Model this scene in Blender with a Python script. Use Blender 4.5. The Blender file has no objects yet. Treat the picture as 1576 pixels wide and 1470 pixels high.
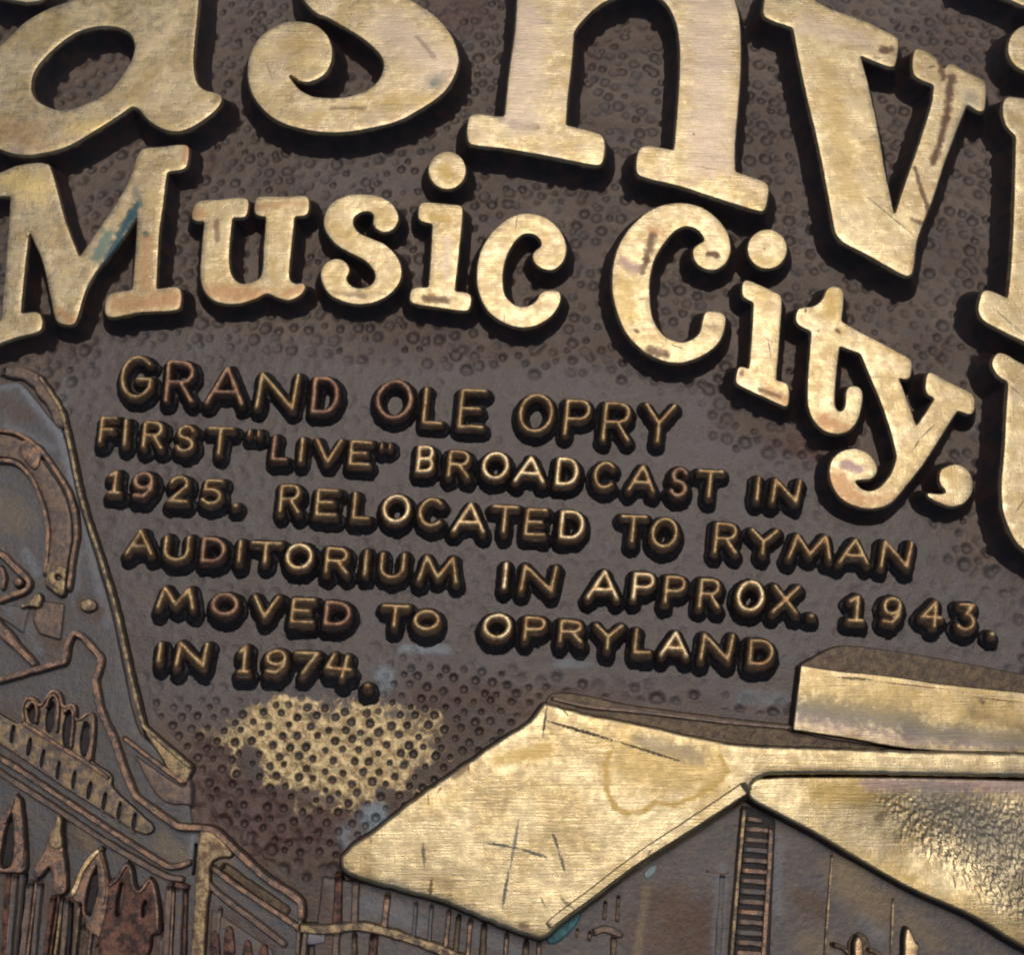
import bpy, math, random
import numpy as np
from mathutils import Vector
from mathutils.geometry import delaunay_2d_cdt, tessellate_polygon

random.seed(7); rng = np.random.default_rng(7)
sc = bpy.context.scene
R = math.radians

# ------------------------------------------------------------------ camera
# lengths on the plaque are worked out in "grains" of 0.2 mm; the root Empty scales them to metres
G = 0.0002
TILT = R(20.0); F = 1690.0; CX, CY = 788.0, 735.0
cam_d = bpy.data.cameras.new("camera"); cam = bpy.data.objects.new("camera", cam_d)
sc.collection.objects.link(cam); sc.camera = cam
cam_d.sensor_fit = 'HORIZONTAL'; cam_d.angle = 2*math.atan(788.0/F)
cam.location = (0, -F*math.sin(TILT)*G, F*math.cos(TILT)*G); cam.rotation_euler = (TILT, 0, 0)
cam_d.clip_start = 0.01; cam_d.clip_end = 100
sc.render.resolution_x = 1024; sc.render.resolution_y = 956

# ------------------------------------------------------------------ sky, sun, exposure
SUN_DIR = Vector((0.08, 0.34, 1.0)).normalized()
w = bpy.data.worlds.new("World"); sc.world = w; w.use_nodes = True
wn = w.node_tree.nodes; wl = w.node_tree.links; wn.clear()
sky = wn.new('ShaderNodeTexSky'); sky.sky_type = 'NISHITA'; sky.sun_disc = False
sky.sun_elevation = math.asin(SUN_DIR.z); sky.sun_rotation = math.atan2(SUN_DIR.x, SUN_DIR.y)
sky.air_density = 0.7; sky.dust_density = 4.0; sky.ozone_density = 0.6
bg = wn.new('ShaderNodeBackground'); bg.inputs[1].default_value = 0.10
wo = wn.new('ShaderNodeOutputWorld'); wl.new(sky.outputs[0], bg.inputs[0]); wl.new(bg.outputs[0], wo.inputs[0])
sd = bpy.data.lights.new("sun", 'SUN'); sd.energy = 1.0; sd.angle = R(34); sd.color = (1.0, 0.93, 0.82)
so = bpy.data.objects.new("sun", sd); sc.collection.objects.link(so)
so.rotation_euler = SUN_DIR.to_track_quat('Z', 'Y').to_euler(); so.location = SUN_DIR*2
sc.view_settings.view_transform = 'Standard'; sc.view_settings.look = 'None'
sc.view_settings.gamma = 1; sc.view_settings.use_curve_mapping = False
sc.view_settings.exposure = 0.0
sc.cycles.filter_width = 2.1

# ------------------------------------------------------------------ geometry helpers
def P(u, v, z=0.0):
    """where the sight line of a traced point meets the level z of the plaque"""
    x = (np.asarray(u, float)-CX)/F; y = -(np.asarray(v, float)-CY)/F
    st, ct = math.sin(TILT), math.cos(TILT)
    dy = st + y*ct; dz = -ct + y*st
    t = (z - F*ct)/dz
    return x*t, -F*st + dy*t

def hsh(ix, iy, s):
    n = (ix*374761393 + iy*668265263 + s*974634777) & 0xffffffff
    n = ((n ^ (n >> 13))*1274126177) & 0xffffffff
    return ((n ^ (n >> 16)) & 0xffff)/65535.0
def noise(x, y, scale, s=0):
    x = np.asarray(x, float)/scale; y = np.asarray(y, float)/scale
    ix = np.floor(x).astype(np.int64); iy = np.floor(y).astype(np.int64)
    fx = x-ix; fy = y-iy; fx = fx*fx*(3-2*fx); fy = fy*fy*(3-2*fy)
    a = hsh(ix, iy, s); b = hsh(ix+1, iy, s); c = hsh(ix, iy+1, s); d = hsh(ix+1, iy+1, s)
    return (a*(1-fx)+b*fx)*(1-fy) + (c*(1-fx)+d*fx)*fy
def fbm(x, y, scale, s=0, o=3):
    r = 0; a = 0.5; t = 0
    for k in range(o):
        r = r + a*noise(x, y, scale/2**k, s+k*17); t += a; a *= .5
    return r/t
def sstep(a, b, x):
    t = np.clip((x-a)/(b-a), 0, 1); return t*t*(3-2*t)

def trace(pts, step=3.0, closed=True, smooth=1):
    n = len(pts); P0 = [np.array(p[:2], float) for p in pts]; cor = [len(p) > 2 for p in pts]
    out = []
    segs = n if closed else n-1
    for i in range(segs):
        j = (i+1) % n; a, b = P0[i], P0[j]; L = np.linalg.norm(b-a)
        if L < 1e-6: continue
        def tan(k):
            if cor[k] or (not closed and k in (0, n-1)): return (b-a)/L
            t = P0[(k+1) % n]-P0[k-1]; return t/(np.linalg.norm(t)+1e-9)
        if cor[i] and cor[j]: m0 = m1 = (b-a)
        else: m0 = tan(i)*L; m1 = tan(j)*L
        k = max(1, int(round(L/step)))
        for q in range(k):
            t = q/k; t2 = t*t; t3 = t2*t
            out.append((2*t3-3*t2+1)*a + (t3-2*t2+t)*m0 + (-2*t3+3*t2)*b + (t3-t2)*m1)
    if not closed: out.append(P0[-1])
    o = np.array(out)
    for _ in range(smooth):
        if closed: o = 0.5*o + 0.25*(np.roll(o, 1, 0)+np.roll(o, -1, 0))
        elif len(o) > 2: o[1:-1] = 0.5*o[1:-1] + 0.25*(o[2:]+o[:-2])
    return o

def area(p):
    x, y = p[:, 0], p[:, 1]; return 0.5*np.sum(x*np.roll(y, -1)-np.roll(x, -1)*y)
def normals(p):
    e = np.roll(p, -1, 0)-p; e /= (np.linalg.norm(e, axis=1)[:, None]+1e-9)
    n = np.stack([e[:, 1], -e[:, 0]], 1); m = n+np.roll(n, 1, 0)
    l = np.linalg.norm(m, axis=1)[:, None]; m = m/(l+1e-6)
    k = 1/np.clip(np.sum(m*n, 1), 0.75, 1)
    return m*k[:, None]
def inside(px, py, poly):
    r = np.zeros(px.shape, bool); x, y = poly[:, 0], poly[:, 1]; j = len(x)-1
    for i in range(len(x)):
        c = ((y[i] > py) != (y[j] > py))
        if c.any():
            xi = (x[j]-x[i])*(py-y[i])/(y[j]-y[i]+1e-12)+x[i]; r ^= c & (px < xi)
        j = i
    return r
def dist_poly(px, py, poly, closed=True):
    d = np.full(px.shape, 1e9); n = len(poly)
    for i in range(n if closed else n-1):
        a = poly[i]; b = poly[(i+1) % n]; ab = b-a; L = ab@ab+1e-12
        t = np.clip(((px-a[0])*ab[0]+(py-a[1])*ab[1])/L, 0, 1)
        d = np.minimum(d, (px-a[0]-t*ab[0])**2+(py-a[1]-t*ab[1])**2)
    return np.sqrt(d)

def mesh_obj(name, V, Fc, mat, parent, attrs=None, smooth=True):
    me = bpy.data.meshes.new(name); V = np.asarray(V, np.float32)
    if isinstance(Fc, np.ndarray):
        k = Fc.shape[1]; nf = len(Fc)
        me.vertices.add(len(V)); me.vertices.foreach_set('co', V.ravel())
        me.loops.add(nf*k); me.loops.foreach_set('vertex_index', Fc.astype(np.int32).ravel())
        me.polygons.add(nf); me.polygons.foreach_set('loop_start', np.arange(0, nf*k, k, dtype=np.int32))
        me.update(calc_edges=True)
    else:
        me.from_pydata([tuple(map(float, v)) for v in V], [], Fc)
    me.polygons.foreach_set('use_smooth', np.full(len(me.polygons), smooth))
    for k_, a in (attrs or {}).items():
        at = me.attributes.new(k_, 'FLOAT', 'POINT'); at.data.foreach_set('value', np.asarray(a, np.float32))
    me.validate(); me.update()
    me.materials.append(mat)
    o = bpy.data.objects.new(name, me); sc.collection.objects.link(o); o.parent = parent
    return o

def prism(name, outline, h, draft, mat, parent, holes=(), base=-6.0, sub=8.0, wav=0.8, edge=1.9,
          zf=None, step=3.0, rag=0.28, label=None, holefloor=None, mis=0.35):
    """cast relief: crowned uneven cap, rounded edge, drafted wall flaring into the field"""
    loops = []
    for k, ol in enumerate([outline]+list(holes)):
        o = trace(ol, step)
        X, Y = P(o[:, 0], o[:, 1], h); p = np.stack([X, Y], 1)
        if (area(p) < 0) != (k > 0): p = p[::-1].copy()
        n = normals(p)
        p = p + n*((noise(p[:, 0], p[:, 1], 9, 5)-.5)*2*rag)[:, None]
        loops.append((p, n))
    zt = zf if zf else (lambda x, y: h + 0*x)
    def capz(x, y): return zt(x, y) + (fbm(x, y, 45, 3, 3)-.5)*2*wav
    V = []; Fc = []; wear = []
    # cap: constrained triangulation with interior points
    ins = [p - n*edge for p, n in loops]
    pts = []; edges = []
    for p in ins:
        s = len(pts); m = len(p); pts += [Vector((float(a), float(b))) for a, b in p]
        edges += [(s+i, s+(i+1) % m) for i in range(m)]
    nb = len(pts)
    lo = ins[0].min(0); hi = ins[0].max(0)
    gx, gy = np.meshgrid(np.arange(lo[0], hi[0], sub), np.arange(lo[1], hi[1], sub))
    gx = gx.ravel()+rng.uniform(-.25, .25, gx.size)*sub; gy = gy.ravel()+rng.uniform(-.25, .25, gy.size)*sub
    if gx.size:
        m = inside(gx, gy, ins[0]) & (dist_poly(gx, gy, ins[0]) > sub*.45)
        for q in ins[1:]: m &= ~inside(gx, gy, q) & (dist_poly(gx, gy, q) > sub*.45)
        pts += [Vector((float(a), float(b))) for a, b in zip(gx[m], gy[m])]
    vo, eo, fo, ov, oe, of = delaunay_2d_cdt(pts, edges, [], 0, 1e-4)
    A = np.array([tuple(v) for v in vo])
    T = np.array([f for f in fo if len(f) == 3])
    cen = A[T].mean(1)
    keep = inside(cen[:, 0], cen[:, 1], ins[0])
    for q in ins[1:]: keep &= ~inside(cen[:, 0], cen[:, 1], q)
    T = T[keep]
    e1 = A[T[:, 1]]-A[T[:, 0]]; e2 = A[T[:, 2]]-A[T[:, 0]]
    cr = e1[:, 0]*e2[:, 1]-e1[:, 1]*e2[:, 0]
    T[cr < 0] = T[cr < 0][:, ::-1]
    zc = capz(A[:, 0], A[:, 1])
    V = [(a, b, c) for (a, b), c in zip(A, zc)]; wear = [1.0]*len(V)
    Fc = [tuple(int(i) for i in t) for t in T]
    # map loop points onto cap vertices
    loc = {}
    for newi, olds in enumerate(ov):
        for o_ in olds: loc[o_] = newi
    s = 0
    for li, (p, n) in enumerate(loops):
        m = len(p); prev = [loc.get(s+i) for i in range(m)]; s += m
        ztop = capz(p[:, 0], p[:, 1])
        bf = base if (li == 0 or holefloor is None) else holefloor
        prof = [(edge*.45, 0.25*edge*.5, 1.0), (0, 0.75*edge, .97)]
        for t in (0.12, 0.3, 0.5, 0.7, 0.86, 1.0):
            prof.append((-(draft*(0.66*t+0.34*t**3)), None, t))
        for off, dz, wv in prof:
            if dz is None:
                t = wv; z = (ztop-.75*edge)*(1-t)+bf*t; wz = .9*(1-t)
                wob = (fbm(p[:, 0]+t*30, p[:, 1], 34, 9, 2)-.5)*draft*.20*t
            else: z = ztop-dz; wz = wv; wob = 0
            q = p - n*np.asarray(off+0*z+(-wob if not np.isscalar(wob) else 0))[:, None]
            st = len(V)
            V += [(a, b, c) for (a, b), c in zip(q, z)]; wear += [wz]*m
            for i in range(m):
                j = (i+1) % m
                if prev[i] is None or prev[j] is None: continue
                if prev[i] != prev[j]: Fc.append((prev[i], st+i, st+j, prev[j]))
                else: Fc.append((prev[i], st+i, st+j))
            prev = [st+i for i in range(m)]
    o = mesh_obj(name, V, Fc, mat, parent, {'wear': wear})
    if label: o['label'] = label
    return o

def ridge(name, line, wid, h, draft, mat, parent, base=-4.0, closed=False, step=4.0, rough=.8, taper=None,
          smooth=1, label=None, zoff=0.0, bright=False):
    """raised cast line with a crowned top and sloping sides"""
    o = trace(line, step, closed, smooth); X, Y = P(o[:, 0], o[:, 1], h+zoff)
    p = np.stack([X, Y], 1); m = len(p)
    d = np.gradient(p, axis=0)
    if closed: d = np.roll(p, -1, 0)-np.roll(p, 1, 0)
    d /= np.linalg.norm(d, axis=1)[:, None]+1e-9
    n = np.stack([d[:, 1], -d[:, 0]], 1)
    s = np.linspace(0, 1, m)
    ww = np.full(m, wid/2.0)
    if taper: ww = np.interp(s, [0, 1], [taper[0]/2, taper[1]/2])
    ww = ww*(1+(noise(p[:, 0], p[:, 1], 11, 21)-.5)*.45*rough)
    hh = h+(fbm(p[:, 0], p[:, 1], 26, 31, 2)-.5)*2*rough*1.3 + zoff
    groups = [[(-1, draft, 0.0), (-1, draft*.5, .38), (-1, 0, .90)], [(-1, 0, .90), (-.74, 0, .995)], [(-.74, 0, .995), (0, 0, 1.0), (.74, 0, .995)],
              [(.74, 0, .995), (1, 0, .90)], [(1, 0, .90), (1, draft*.5, .38), (1, draft, 0.0)]]
    sec = [q for g in groups for q in g]; brk = set(np.cumsum([len(g) for g in groups])-1)
    V = []; wear = []; Fc = []; k = len(sec)
    def ring(c, nn, wv, hv, sc_=1.0):
        for a, dd, zz in sec:
            off = (a*wv + (np.sign(a) if a else 0)*dd)*sc_
            V.append((c[0]+nn[0]*off, c[1]+nn[1]*off, base+(hv-base)*zz)); wear.append(zz)
    for i in range(m): ring(p[i], n[i], ww[i], hh[i])
    for i in range(m if closed else m-1):
        j = (i+1) % m
        for q in range(k-1):
            if q not in brk: Fc.append((i*k+q, i*k+q+1, j*k+q+1, j*k+q))
    if not closed:
        for e, sg in ((0, -1), (m-1, 1)):
            prev = [e*k+q for q in range(k)]
            for ext, hz, wz in ((ww[e]*.7, .93, .7), (ww[e]+draft*.3, .6, .75), (ww[e]+draft, 0.0, .8)):
                st = len(V); c = p[e]+d[e]*sg*ext
                for a, dd, zz in sec:
                    off = (a*ww[e]+(np.sign(a) if a else 0)*dd)*wz
                    zq = min(zz, hz); V.append((c[0]+n[e][0]*off, c[1]+n[e][1]*off, base+(hh[e]-base)*zq)); wear.append(zq)
                for q in range(k-1):
                    if q not in brk: Fc.append((prev[q], prev[q+1], st+q+1, st+q))
                prev = [st+q for q in range(k)]
    o = mesh_obj(name, V, Fc, mat, parent, {'wear': [1.0]*len(wear) if bright else wear})
    if label: o['label'] = label
    return o

# ------------------------------------------------------------------ materials
class NT:
    def __init__(s, name):
        s.m = bpy.data.materials.new(name); s.m.use_nodes = True; s.t = s.m.node_tree; s.n = s.t.nodes; s.n.clear()
        s.out = s.n.new('ShaderNodeOutputMaterial'); s.b = s.n.new('ShaderNodeBsdfPrincipled')
        s.t.links.new(s.b.outputs[0], s.out.inputs[0])
        s.co = s.n.new('ShaderNodeTexCoord').outputs['Object']
    def put(s, sock, v):
        if isinstance(v, (int, float, tuple, list)):
            if isinstance(v, (tuple, list)) and len(v) == 3 and sock.type == 'RGBA': v = (*v, 1)
            sock.default_value = v
        elif isinstance(v, Vector): sock.default_value = v
        else: s.t.links.new(v, sock)
    def math(s, op, a, b=0.0, c=0.0, clamp=False):
        n = s.n.new('ShaderNodeMath'); n.operation = op; n.use_clamp = clamp
        for i, v in enumerate((a, b, c)): s.put(n.inputs[i], v)
        return n.outputs[0]
    def vm(s, op, a, b=(0, 0, 0), scale=None):
        n = s.n.new('ShaderNodeVectorMath'); n.operation = op; s.put(n.inputs[0], a); s.put(n.inputs[1], b)
        if scale is not None: s.put(n.inputs['Scale'], scale)
        return n.outputs['Value'] if op in ('DOT_PRODUCT', 'LENGTH', 'DISTANCE') else n.outputs[0]
    def noise(s, sc_, detail=3, rough=.55, vec=None, dist=0.0):
        v = s.vm('MULTIPLY', vec or s.co, sc_ if isinstance(sc_, tuple) else (sc_, sc_, sc_))
        n = s.n.new('ShaderNodeTexNoise'); s.put(n.inputs['Vector'], v); n.inputs['Scale'].default_value = 1
        n.inputs['Detail'].default_value = detail; n.inputs['Roughness'].default_value = rough
        n.inputs['Distortion'].default_value = dist
        return n.outputs['Fac']
    def step(s, v, a, b, lo=0.0, hi=1.0):
        n = s.n.new('ShaderNodeMapRange'); n.interpolation_type = 'SMOOTHSTEP'
        s.put(n.inputs[0], v); n.inputs[1].default_value = a; n.inputs[2].default_value = b
        n.inputs[3].default_value = lo; n.inputs[4].default_value = hi
        return n.outputs[0]
    def mix(s, f, a, b, mode='MIX'):
        n = s.n.new('ShaderNodeMix'); n.data_type = 'RGBA'; n.blend_type = mode
        s.put(n.inputs[0], f); s.put(n.inputs[6], a); s.put(n.inputs[7], b); return n.outputs[2]
    def fmix(s, f, a, b):
        n = s.n.new('ShaderNodeMix'); n.data_type = 'FLOAT'
        s.put(n.inputs[0], f); s.put(n.inputs[2], a); s.put(n.inputs[3], b); return n.outputs[0]
    def attr(s, name):
        n = s.n.new('ShaderNodeAttribute'); n.attribute_name = name; return n.outputs['Fac']
    def capsule(s, a, b, wid, h, jit, feather=.45):
        """mask of a streak of wear or painted light between two points of the plaque"""
        ax, ay = P(a[0], a[1], h); bx, by = P(b[0], b[1], h)
        if abs(ax-bx)+abs(ay-by) < .01: bx += .01
        ba = (float(bx-ax), float(by-ay), 0.0); L2 = ba[0]**2+ba[1]**2
        p = s.vm('SUBTRACT', s.flat, (float(ax), float(ay), 0.0))
        t = s.math('DIVIDE', s.vm('DOT_PRODUCT', p, ba), L2, clamp=True)
        n = s.n.new('ShaderNodeVectorMath'); n.operation = 'SCALE'; n.inputs[0].default_value = ba; s.put(n.inputs['Scale'], t)
        d = s.vm('DISTANCE', p, n.outputs[0])
        d = s.math('ADD', d, s.math('MULTIPLY', s.math('SUBTRACT', jit, .5), wid*2.4))
        if wid < 4:
            q = s.math('MULTIPLY', s.math('MULTIPLY', t, s.math('SUBTRACT', 1.0, t)), 3.2)
            d = s.math('ADD', d, s.math('MULTIPLY', s.math('SUBTRACT', .8, q), wid*.75))
            return s.step(d, wid*.25, wid*1.0, 1.0, 0.0)
        return s.step(d, wid*(1-feather), wid*(1+feather*.6), 1.0, 0.0)

MARK = {'dark': ((.030, .020, .014), 0.5, .5), 'olive': ((.32, .225, .075), .8, .42), 'copper': ((.33, .18, .085), .8, .45),
        'teal': ((.012, .070, .085), .1, .6), 'lteal': ((.10, .19, .16), .3, .6), 'purple': ((.22, .15, .16), .7, .42),
        'grey': ((.16, .15, .125), .5, .5), 'brown': ((.10, .050, .022), .4, .5), 'yellow': ((.60, .45, .17), 1, .34),
        'scratch': ((.07, .075, .06), .5, .5), 'pink': ((.38, .31, .245), .95, .40), 'white': ((.45, .52, .52), .1, .7)}

def gold(name, h=30, marks=(), tint=0.0, sparkle=0.0, stain=.5, dirt=.35, base=None, dark=None, pinkish=0.3, mott=1.0):
    s = NT(name); co = s.co
    s.flat = s.vm('MULTIPLY', co, (1, 1, 0))
    big = s.noise(1/70, 3); mid = s.noise(1/16, 4, .6); fine = s.noise(.45, 3, .65)
    st1 = s.noise((.022, .40, .2), 4, .6); st2 = s.noise((.6, .05, .2), 3, .6)
    c = s.mix(s.step(big, .40, .60), (.400, .328, .195), (.300, .232, .122))
    c = s.mix(s.step(mid, .5, .75, 0, stain), c, (.50, .35, .15))
    c = s.mix(s.math('MULTIPLY', s.step(s.noise(1/38, 3, .5), .45, .62), pinkish), c, (.36, .29, .215))
    c = s.mix(s.step(st1, .5, .72, 0, .35), c, (.60, .51, .33))
    c = s.mix(s.step(s.noise((.12, .9, .2), 2, .7), .62, .78, 0, .45), c, (.25, .17, .08))
    spk = s.noise((.16, .62, .3), 3, .75)
    c = s.mix(s.step(spk, .56, .74, 0, .5), c, (.80, .71, .49))  # pale specks put the sparkle of the metal into its colour
    c = s.mix(s.step(spk, .30, .45, .30, 0), c, (.20, .15, .08))
    c = s.mix(s.step(s.noise(1/26, 5, .65), .52, .70, 0, .45*mott), c, (.23, .165, .075))
    c = s.mix(s.step(s.noise(1/22, 5, .65, vec=s.vm('ADD', co, (311, 97, 5))), .54, .68, 0, .45*mott), c, (.60, .51, .31))
    c = s.mix(s.step(s.noise((.50, .14, .3), 3, .7), .58, .76, 0, .30), c, (.24, .17, .09))
    pit = s.step(s.noise(.22, 4, .7), .62, .76, 0, dirt)
    c = s.mix(pit, c, (.16, .10, .05))
    if tint: c = s.mix(tint, c, (.45, .25, .12))
    rough = s.fmix(s.step(mid, .35, .65), .24, .44); rough = s.math('ADD', rough, s.step(fine, .3, .8, -.03, .06))
    metal = s.math('SUBTRACT', 1.0, s.math('MULTIPLY', pit, .6))
    jit = s.noise(.10, 3, .6)
    for mk in marks:
        kind, a, b, wd, stg = mk[0], mk[1], mk[2], mk[3], mk[4]
        col, me, ro = MARK[kind]; thin = wd < 4
        m_ = s.math('MULTIPLY', s.capsule(a, b, wd, h, s.noise(.3, 3, .7) if thin else jit, .5 if thin else .8), stg)
        c = s.mix(m_, c, col); metal = s.fmix(m_, metal, me); rough = s.fmix(m_, rough, ro)
    # worn gold on the faces, dark patina on the walls
    wv = s.math('ADD', s.attr('wear'), s.math('MULTIPLY', s.math('SUBTRACT', mid, .5), .22))
    face = s.step(wv, .80, .93)
    wallc = s.mix(s.step(s.noise(1/24, 3), .4, .65), dark or (.007, .006, .007), (.026, .011, .009))
    wallc = s.mix(s.step(s.attr('wear'), .34, .12), wallc, s.mix(s.step(mid, .35, .65), (.026, .012, .010), (.012, .010, .011)))
    wallc = s.mix(s.step(wv, .74, .86), wallc, (.11, .06, .025))
    c = s.mix(face, wallc, c)
    s.put(s.b.inputs['Base Color'], c)
    s.put(s.b.inputs['Metallic'], s.fmix(face, .10, metal))
    s.put(s.b.inputs['Roughness'], s.fmix(face, .60, rough))
    hgt = s.math('ADD', s.math('MULTIPLY', st1, .65), s.math('MULTIPLY', fine, .25))
    hgt = s.math('ADD', hgt, s.math('MULTIPLY', st2, .35))
    hgt = s.math('ADD', hgt, s.math('MULTIPLY', mid, .8)); hgt = s.math('ADD', hgt, s.math('MULTIPLY', spk, .35))
    if sparkle:
        v = s.n.new('ShaderNodeTexVoronoi'); s.put(v.inputs['Vector'], s.vm('MULTIPLY', co, (.20, .13, .15)))
        v.inputs['Scale'].default_value = 1
        hgt = s.math('ADD', hgt, s.math('MULTIPLY', v.outputs['Distance'], sparkle))
    b = s.n.new('ShaderNodeBump'); b.inputs['Strength'].default_value = 1; b.inputs['Distance'].default_value = BD
    s.put(b.inputs['Height'], hgt); s.t.links.new(b.outputs[0], s.b.inputs['Normal'])
    return s.m
BD = 0.55*G

def patina_line(name, top, mid_, low, t0=.80, t1=.97, metal=.85, rough=.42, patch=None, marks=(), h=6):
    """small raised lines: rubbed tops, brown shoulders, black flanks"""
    s = NT(name); n = s.noise(.12, 4, .6); big = s.noise(1/30, 3); fine = s.noise(.6, 3)
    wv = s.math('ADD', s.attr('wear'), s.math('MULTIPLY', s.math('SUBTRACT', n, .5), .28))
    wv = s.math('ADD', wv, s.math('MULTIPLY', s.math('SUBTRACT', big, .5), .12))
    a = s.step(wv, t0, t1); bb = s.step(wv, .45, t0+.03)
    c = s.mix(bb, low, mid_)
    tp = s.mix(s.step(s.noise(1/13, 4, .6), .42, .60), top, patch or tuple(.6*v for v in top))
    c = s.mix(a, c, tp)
    if marks:
        s.flat = s.vm('MULTIPLY', s.co, (1, 1, 0)); jit = s.noise(.05, 5, .65)
        for col, p0, p1, wd, stg in marks:
            c = s.mix(s.math('MULTIPLY', s.capsule(p0, p1, wd, h, jit, .9), s.math('MULTIPLY', a, stg)), c, col)
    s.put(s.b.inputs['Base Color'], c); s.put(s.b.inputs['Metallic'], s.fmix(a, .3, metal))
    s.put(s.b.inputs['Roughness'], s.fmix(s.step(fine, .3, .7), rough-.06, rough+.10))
    b = s.n.new('ShaderNodeBump'); b.inputs['Strength'].default_value = 1; b.inputs['Distance'].default_value = BD
    s.put(b.inputs['Height'], s.math('ADD', s.math('MULTIPLY', n, 3.0), s.math('MULTIPLY', fine, .6)))
    s.t.links.new(b.outputs[0], s.b.inputs['Normal'])
    return s.m

def field_material():
    s = NT('bronze_patina_field')
    big = s.noise(1/170, 3); mid = s.noise(1/34, 4, .6); fine = s.noise(.28, 4, .65); f2 = s.noise(.9, 2)
    c = s.mix(s.step(big, .35, .65), (.078, .053, .038), (.112, .082, .062))
    c = s.mix(s.step(mid, .45, .75, 0, .7), c, (.058, .053, .052))
    c = s.mix(s.math('MULTIPLY', s.attr('grey'), s.step(mid, .2, .7, .45, 1)), c, (.105, .093, .088))
    c = s.mix(s.math('MULTIPLY', s.attr('red'), s.step(mid, .3, .6, .35, 1)), c, (.078, .040, .029))
    c = s.mix(s.math('MULTIPLY', s.attr('blue'), s.step(mid, .3, .6, .3, 1)), c, (.17, .20, .215))
    c = s.mix(s.math('MULTIPLY', s.attr('pit'), .34), c, (.046, .038, .038))
    c = s.mix(s.step(fine, .62, .80, 0, .35), c, (.15, .12, .10))
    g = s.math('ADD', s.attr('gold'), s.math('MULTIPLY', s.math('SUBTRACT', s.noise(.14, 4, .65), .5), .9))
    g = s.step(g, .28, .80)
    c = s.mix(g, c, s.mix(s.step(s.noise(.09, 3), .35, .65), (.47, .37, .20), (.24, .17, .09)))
    s.put(s.b.inputs['Base Color'], c); s.put(s.b.inputs['Metallic'], s.fmix(g, .35, .95))
    s.put(s.b.inputs['Roughness'], s.fmix(g, s.step(fine, .3, .7, .38, .54), .38))
    b = s.n.new('ShaderNodeBump'); b.inputs['Strength'].default_value = 1; b.inputs['Distance'].default_value = BD
    hgt = s.math('ADD', s.math('MULTIPLY', mid, 5.0), s.math('MULTIPLY', fine, 2.2))
    s.put(b.inputs['Height'], s.math('ADD', hgt, s.math('MULTIPLY', f2, .5)))
    s.t.links.new(b.outputs[0], s.b.inputs['Normal'])
    return s.m

M_field = field_material()
M_ridge = patina_line('rubbed_small_lettering', (.37, .26, .125), (.105, .060, .030), (.011, .009, .009), .78, .99, patch=(.28, .165, .075))
M_ridge_c = patina_line('copper_small_lettering', (.34, .20, .11), (.060, .030, .017), (.009, .007, .007), .80, .98, .7, .46, patch=(.22, .12, .075))
M_ridge_y = patina_line('bright_small_lettering', (.72, .55, .31), (.12, .06, .025), (.007, .006, .006), .80, .97, patch=(.50, .34, .16))
M_mott2 = patina_line('mottled_pier', (.30, .22, .115), (.09, .06, .038), (.018, .014, .012), .6, .98, .6, .44, patch=(.125, .075, .045))
M_mott = patina_line('mottled_parapet', (.105, .082, .068), (.070, .055, .046), (.014, .011, .010), .66, 1.0, .45, .46, patch=(.24, .165, .085))
M_copper = patina_line('copper_brown_relief', (.27, .160, .098), (.080, .052, .038), (.034, .025, .021), .62, .97, .55, .42, patch=(.105, .078, .064))  # dark flank colours of these relief lines paint in their side shade
M_brown = patina_line('dull_brown_relief', (.17, .115, .080), (.072, .054, .045), (.036, .028, .025), .60, .98, .4, .48, patch=(.10, .075, .064))
M_olive = patina_line('dull_gold_relief', (.30, .22, .115), (.080, .057, .038), (.030, .023, .019), .64, 1.0, .7, .42, patch=(.105, .080, .058))
M_black = patina_line('painted_shade_black', (.014, .010, .009), (.011, .008, .008), (.008, .006, .006), .5, .9, .05, .65)  # stands in for shade inside openings, gaps and the stair shaft
M_rust = patina_line('rust_brown_relief', (.125, .055, .033), (.055, .023, .015), (.012, .008, .007), .6, .97, .4, .48, patch=(.032, .016, .012))
M_grey = patina_line('grey_patina_relief', (.095, .088, .086), (.085, .075, .072), (.040, .034, .034), .5, .95, .3, .52, patch=(.125, .090, .062))
M_blueg = patina_line('blue_grey_patina_relief', (.100, .100, .104), (.14, .155, .17), (.055, .050, .050), .80, .99, .3, .52, patch=(.105, .082, .064))

# ------------------------------------------------------------------ the plaque
root = bpy.data.objects.new('bronze_plaque', None); sc.collection.objects.link(root)
root.scale = (G, G, G); root['label'] = 'cast bronze plaque with raised gold lettering and reliefs on a dark dimpled field'
root['category'] = 'plaque'

# ---- field with hammered dimples
def line(a, b, st): return np.linspace(a, b, max(2, int(round((b-a)/st))+1))[:-1]
x0, _ = P(215, 1150); x1, _ = P(770, 1150); _, y1 = P(500, 1030); _, y0 = P(500, 1330)
XL, XR, YB, YT = -960, 1000, -820, 1120
gxs = np.concatenate([line(XL, x0, 3.0), line(x0, x1, 1.6), line(x1, XR, 3.0), [XR]])
gys = np.concatenate([line(YB, y0, 3.0), line(y0, y1, 1.6), line(y1, YT, 3.0), [YT]])
GX, GY = np.meshgrid(gxs, gys)
Z = (fbm(GX, GY, 120, 1, 3)-.5)*3.0 + (fbm(GX, GY, 24, 2, 2)-.5)*1.6
def Pp(pts, z=0.0):
    a = np.array([p[:2] for p in pts], float); X, Y = P(a[:, 0], a[:, 1], z); return np.stack([X, Y], 1)
def soft(pts, feather):          # 1 inside a traced area, fading outwards
    q = Pp(pts); d = dist_poly(GX, GY, q); i = inside(GX, GY, q); return np.where(i, 1.0, 1-sstep(0, feather, d))
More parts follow.
